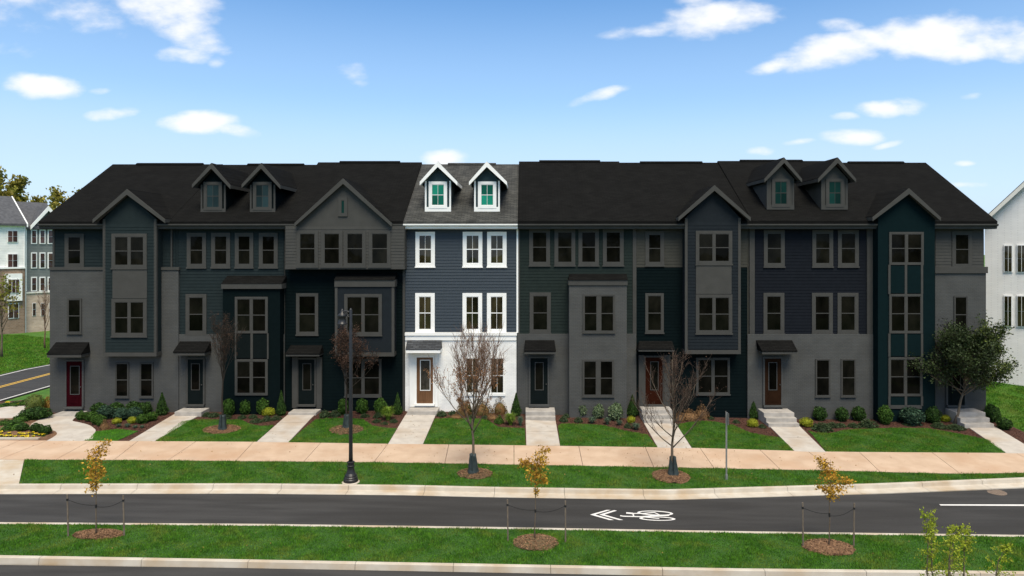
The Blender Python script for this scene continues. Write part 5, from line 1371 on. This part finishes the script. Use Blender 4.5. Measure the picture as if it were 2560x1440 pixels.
# trees beyond the side street
def far_tree(px, Y, topy, rx, n, label, seed, leaf, size=.32, dens=1):
    x = X_at(px, Y); z = Tz(x, Y); e = empty('oak_tree', (x, Y, z), label, 'tree', 'trees behind the white and grey townhouses')
    H = Z_at(topy, Y) - z
    tr, tw, tips = branchy(seed, H, H * .35, .35, 18, (25, 62), H * .42, 6, 3, upcurve=.35, top=.85)
    for mb in (tr, tw): mb.v = [(v[0] * rx + x, v[1] * rx + Y, v[2] + z) for v in mb.v]
    tr.build('trunk', B_bark, e, fix=False); tw.build('twigs', B_bark, e, fix=False)
    P = np.array([tuple(t) for t in tips]); P = P[rp.integers(0, len(P), n)]; P = P * np.array([rx, rx, 1]) + np.array([x, Y, z]) + rp.normal(size=(n, 3)) * .35
    V, Fq = leaf_quads(P, size, rp, None); link('crown', np_plus('crown', V, Fq, MB(), leaf), None, e)
far_tree(0, 112, 424, 1.05, 9000, 'broad olive and rust oak towering behind the white lap-sided townhouse', 3, L_oak)
far_tree(80, 118, 482, .95, 5000, 'smaller olive tree behind the grey gabled townhouse roof', 6, L_oak)
far_tree(164, 112, 458, .7, 2600, 'sparse rust-tinted tree behind the red-door townhouse roof', 9, L_oak, .26)
tree('young_tree', 'young tree with sparse reddish-green leaves on the lawn across the side street', 4, 894,
     dict(seed=41, H=7.2, fork=2.0, r0=.09, n_limbs=12, ang=(20, 45), limb_len=3.0, sub=5, twig=4, upcurve=.5, top=.85), B_bark, B_twig, [(700, .10, .12, L_oak, None)], 'young trees across the side street')
tree('young_tree', 'bare thin young tree on the lawn close to the red-door townhouse', 112, 872,
     dict(seed=43, H=6.0, fork=1.6, r0=.07, n_limbs=12, ang=(15, 35), limb_len=3.0, sub=5, twig=4, upcurve=.6, top=.9), B_twig, B_twig, None, 'young trees across the side street')
for i, px in enumerate((20, 38, 60, 80, 97, 118)):
    shrub('round2', px, 822 - i * 1.5, 17, 10 + (i % 3) * 4, 'dark foundation shrub along the brick base across the side street', 'foundation shrubs across the side street')

# ------------------------------------------------------------------ street furniture
def lamp():
    x, y = G(877, 1206); z = Tz(x, y)
    e = empty('street_lamp', (x, y, z), 'tall black street lamp with fluted base and short arm in the verge', 'street lamp')
    MB().lathe((x, y, z - .2), [(.0, 0), (.34, 0), (.34, .225), (.31, .245), (0, .245)], 24).build('footing', M_kerb, e, fix=False)
    MB().lathe((x, y, z + .04), [(.0, 0), (.275, 0), (.275, .10), (.25, .13), (.255, .17), (.22, .21), (.225, .25), (.17, .33), (.135, .46), (.125, .56), (.15, .585), (.15, .61), (.125, .63), (.125, .70), (.145, .72), (.145, .76), (.10, .78), (0, .78)], 28).build('base', M_black, e, fix=False)
    zt = Z_at(775, y)
    MB().lathe((x, y, z + .8), [(.080, 0), (.074, .4), (.060, zt - z - .8), (.03, zt - z - .74), (0, zt - z - .72)], 18).build('pole', M_black, e, smooth=True, fix=False)
    zl = Z_at(781, y); lx = x - .33
    MB().tube([(x, y, zl), (x - .16, y, zl + .05), (lx, y, zl + .02)], .03, 8).tube([(x, y, zl - .22), (x - .14, y, zl - .12), (x - .2, y, zl + .02)], .016, 6).build('arm', M_black, e, fix=False)
    hd = MB().lathe((lx, y, zl - .46), [(.19, .0), (.20, .03), (.16, .05), (.15, .28), (.19, .33), (.15, .39), (.07, .46), (.05, .54), (.02, .60), (0, .61)], 18).build('lantern', M_black, e, smooth=True, fix=False)
    MB().lathe((lx, y, zl - .455), [(0, -.012), (.15, -.01), (.15, .0), (0, .0)], 16).build('lens', M_doorglass, hd, fix=False)
lamp()
def sign():
    x, y = G(1816, 1199); z = Tz(x, y)
    e = empty('sign_post', (x, y, z), 'thin galvanised sign post with its plate seen edge-on in the verge', 'sign')
    zt = Z_at(1031, y)
    MB().box(x - .027, x + .027, y - .027, y + .027, z - .3, zt).build('post', M_metal, e)
    MB().box(x - .045, x + .045, y - .045, y + .045, z - .2, z + .2).build('base_sleeve', M_metal, e)
    MB().box(x + .029, x + .034, y - .23, y + .23, Z_at(1060, y), zt + .01).build('sign_plate', M_metal, e)
    for zz2 in (.1, .34): MB().tube([(x + .028, y, zt - zz2), (x + .046, y, zt - zz2)], .014, 8).build('bolt', M_metal, e, fix=False)
sign()

# ------------------------------------------------------------------ loose bark, fallen leaves, the wood across the street
def litter(name, poly, n, size, mat, dz, zf=None):
    xs = [p[0] for p in poly]; ys_ = [p[1] for p in poly]
    X = rp.uniform(min(xs), max(xs), n); Y = rp.uniform(min(ys_), max(ys_), n)
    k = inpoly(X, Y, poly); X, Y = X[k], Y[k]
    P = np.stack([X, Y, (T(X, Y) if zf is None else np.array([zf(a, b) for a, b in zip(X, Y)])) + dz], 1)
    V, Fq = leaf_quads(P, size, rp, np.tile([0., 0., 1.], (len(P), 1)), .75)
    return tag(link(name, np_plus(name, V, Fq, MB(), mat), None), kind='stuff')
M_chip = material('bark_chips', (.034, .014, .009), (.085, .036, .022), 11, .95, island=(.4, 1.9))
M_chip_t = material('tan_bark_chips', (.13, .070, .036), (.24, .14, .075), 11, .95, island=(.4, 1.6))
M_fallen = material('fallen_leaves', (.20, .095, .035), (.30, .19, .06), 5, .9, island=(.5, 1.5))
for a, b in ((-25.3, -12), (-12, 0), (0, 12), (12, 24.3)):
    litter('bark_chips', [(a, 31.0), (b, 31.0), (b, 35.55), (a, 35.55)], 14000, .030, M_chip, .006)
for (px, py, rx, ry, m) in ((1187, 1186, 44, 13, M_chip_t), (1677, 1193, 47, 17, M_chip_t), (554, 1075, 46, 11, M_chip_t), (866, 1076, 42, 12, M_chip_t), (246, 1339, 62, 12, M_chip_t), (1340, 1359, 56, 20, M_chip_t), (2071, 1371, 62, 20, M_chip_t)):
    c = G(px, py); ax_ = G(px + rx, py)[0] - c[0]; ay = (G(px, py - ry)[1] - G(px, py + ry)[1]) / 2
    def zf(x, y, c=c, ax_=ax_, ay=ay):
        q = max(0, 1 - ((x - c[0]) / ax_) ** 2 - ((y - c[1]) / ay) ** 2)
        return Tz(x, y) + .08 * math.sqrt(q) + .05
    litter('bark_chips', [(c[0] + ax_ * 1.02 * math.cos(t), c[1] + ay * 1.02 * math.sin(t)) for t in np.linspace(0, 6.28, 24)[:-1]], 1500, .028, m, 0, zf)
litter('fallen_leaves', [(-7.5, 27), (-1, 27), (0, 34.5), (-7, 34.5)], 260, .028, M_fallen, .055)
litter('fallen_leaves', [(4, 26.6), (9.5, 27), (8.5, 34.3), (4.5, 34.3)], 260, .028, M_fallen, .055)
litter('fallen_leaves', [(-24, 26.4), (20, 26.9), (20, 34), (-24, 34)], 420, .026, M_fallen, .05)
litter('fallen_leaves', [(-16, 20.2), (15, 20.2), (15, 22.2), (-16, 22.2)], 120, .022, M_fallen, .055)
# distant wood on the far side of the near road, mirrored in the windows
n_ = 16000
wx = rp.uniform(-130, 130, n_); hh_ = 9 + 3.5 * np.sin(wx * .11) + 2.2 * np.sin(wx * .37 + 1) + 1.3 * np.sin(wx * .9)
wz = hh_ * rp.uniform(0, 1, n_) ** .8
V, Fq = leaf_quads(np.stack([wx, -42 + rp.normal(size=n_) * 3, wz - .8], 1), .85, rp, None)
tag(link('woodland', np_plus('woodland', V, Fq, MB(), L_oak), None), kind='stuff')
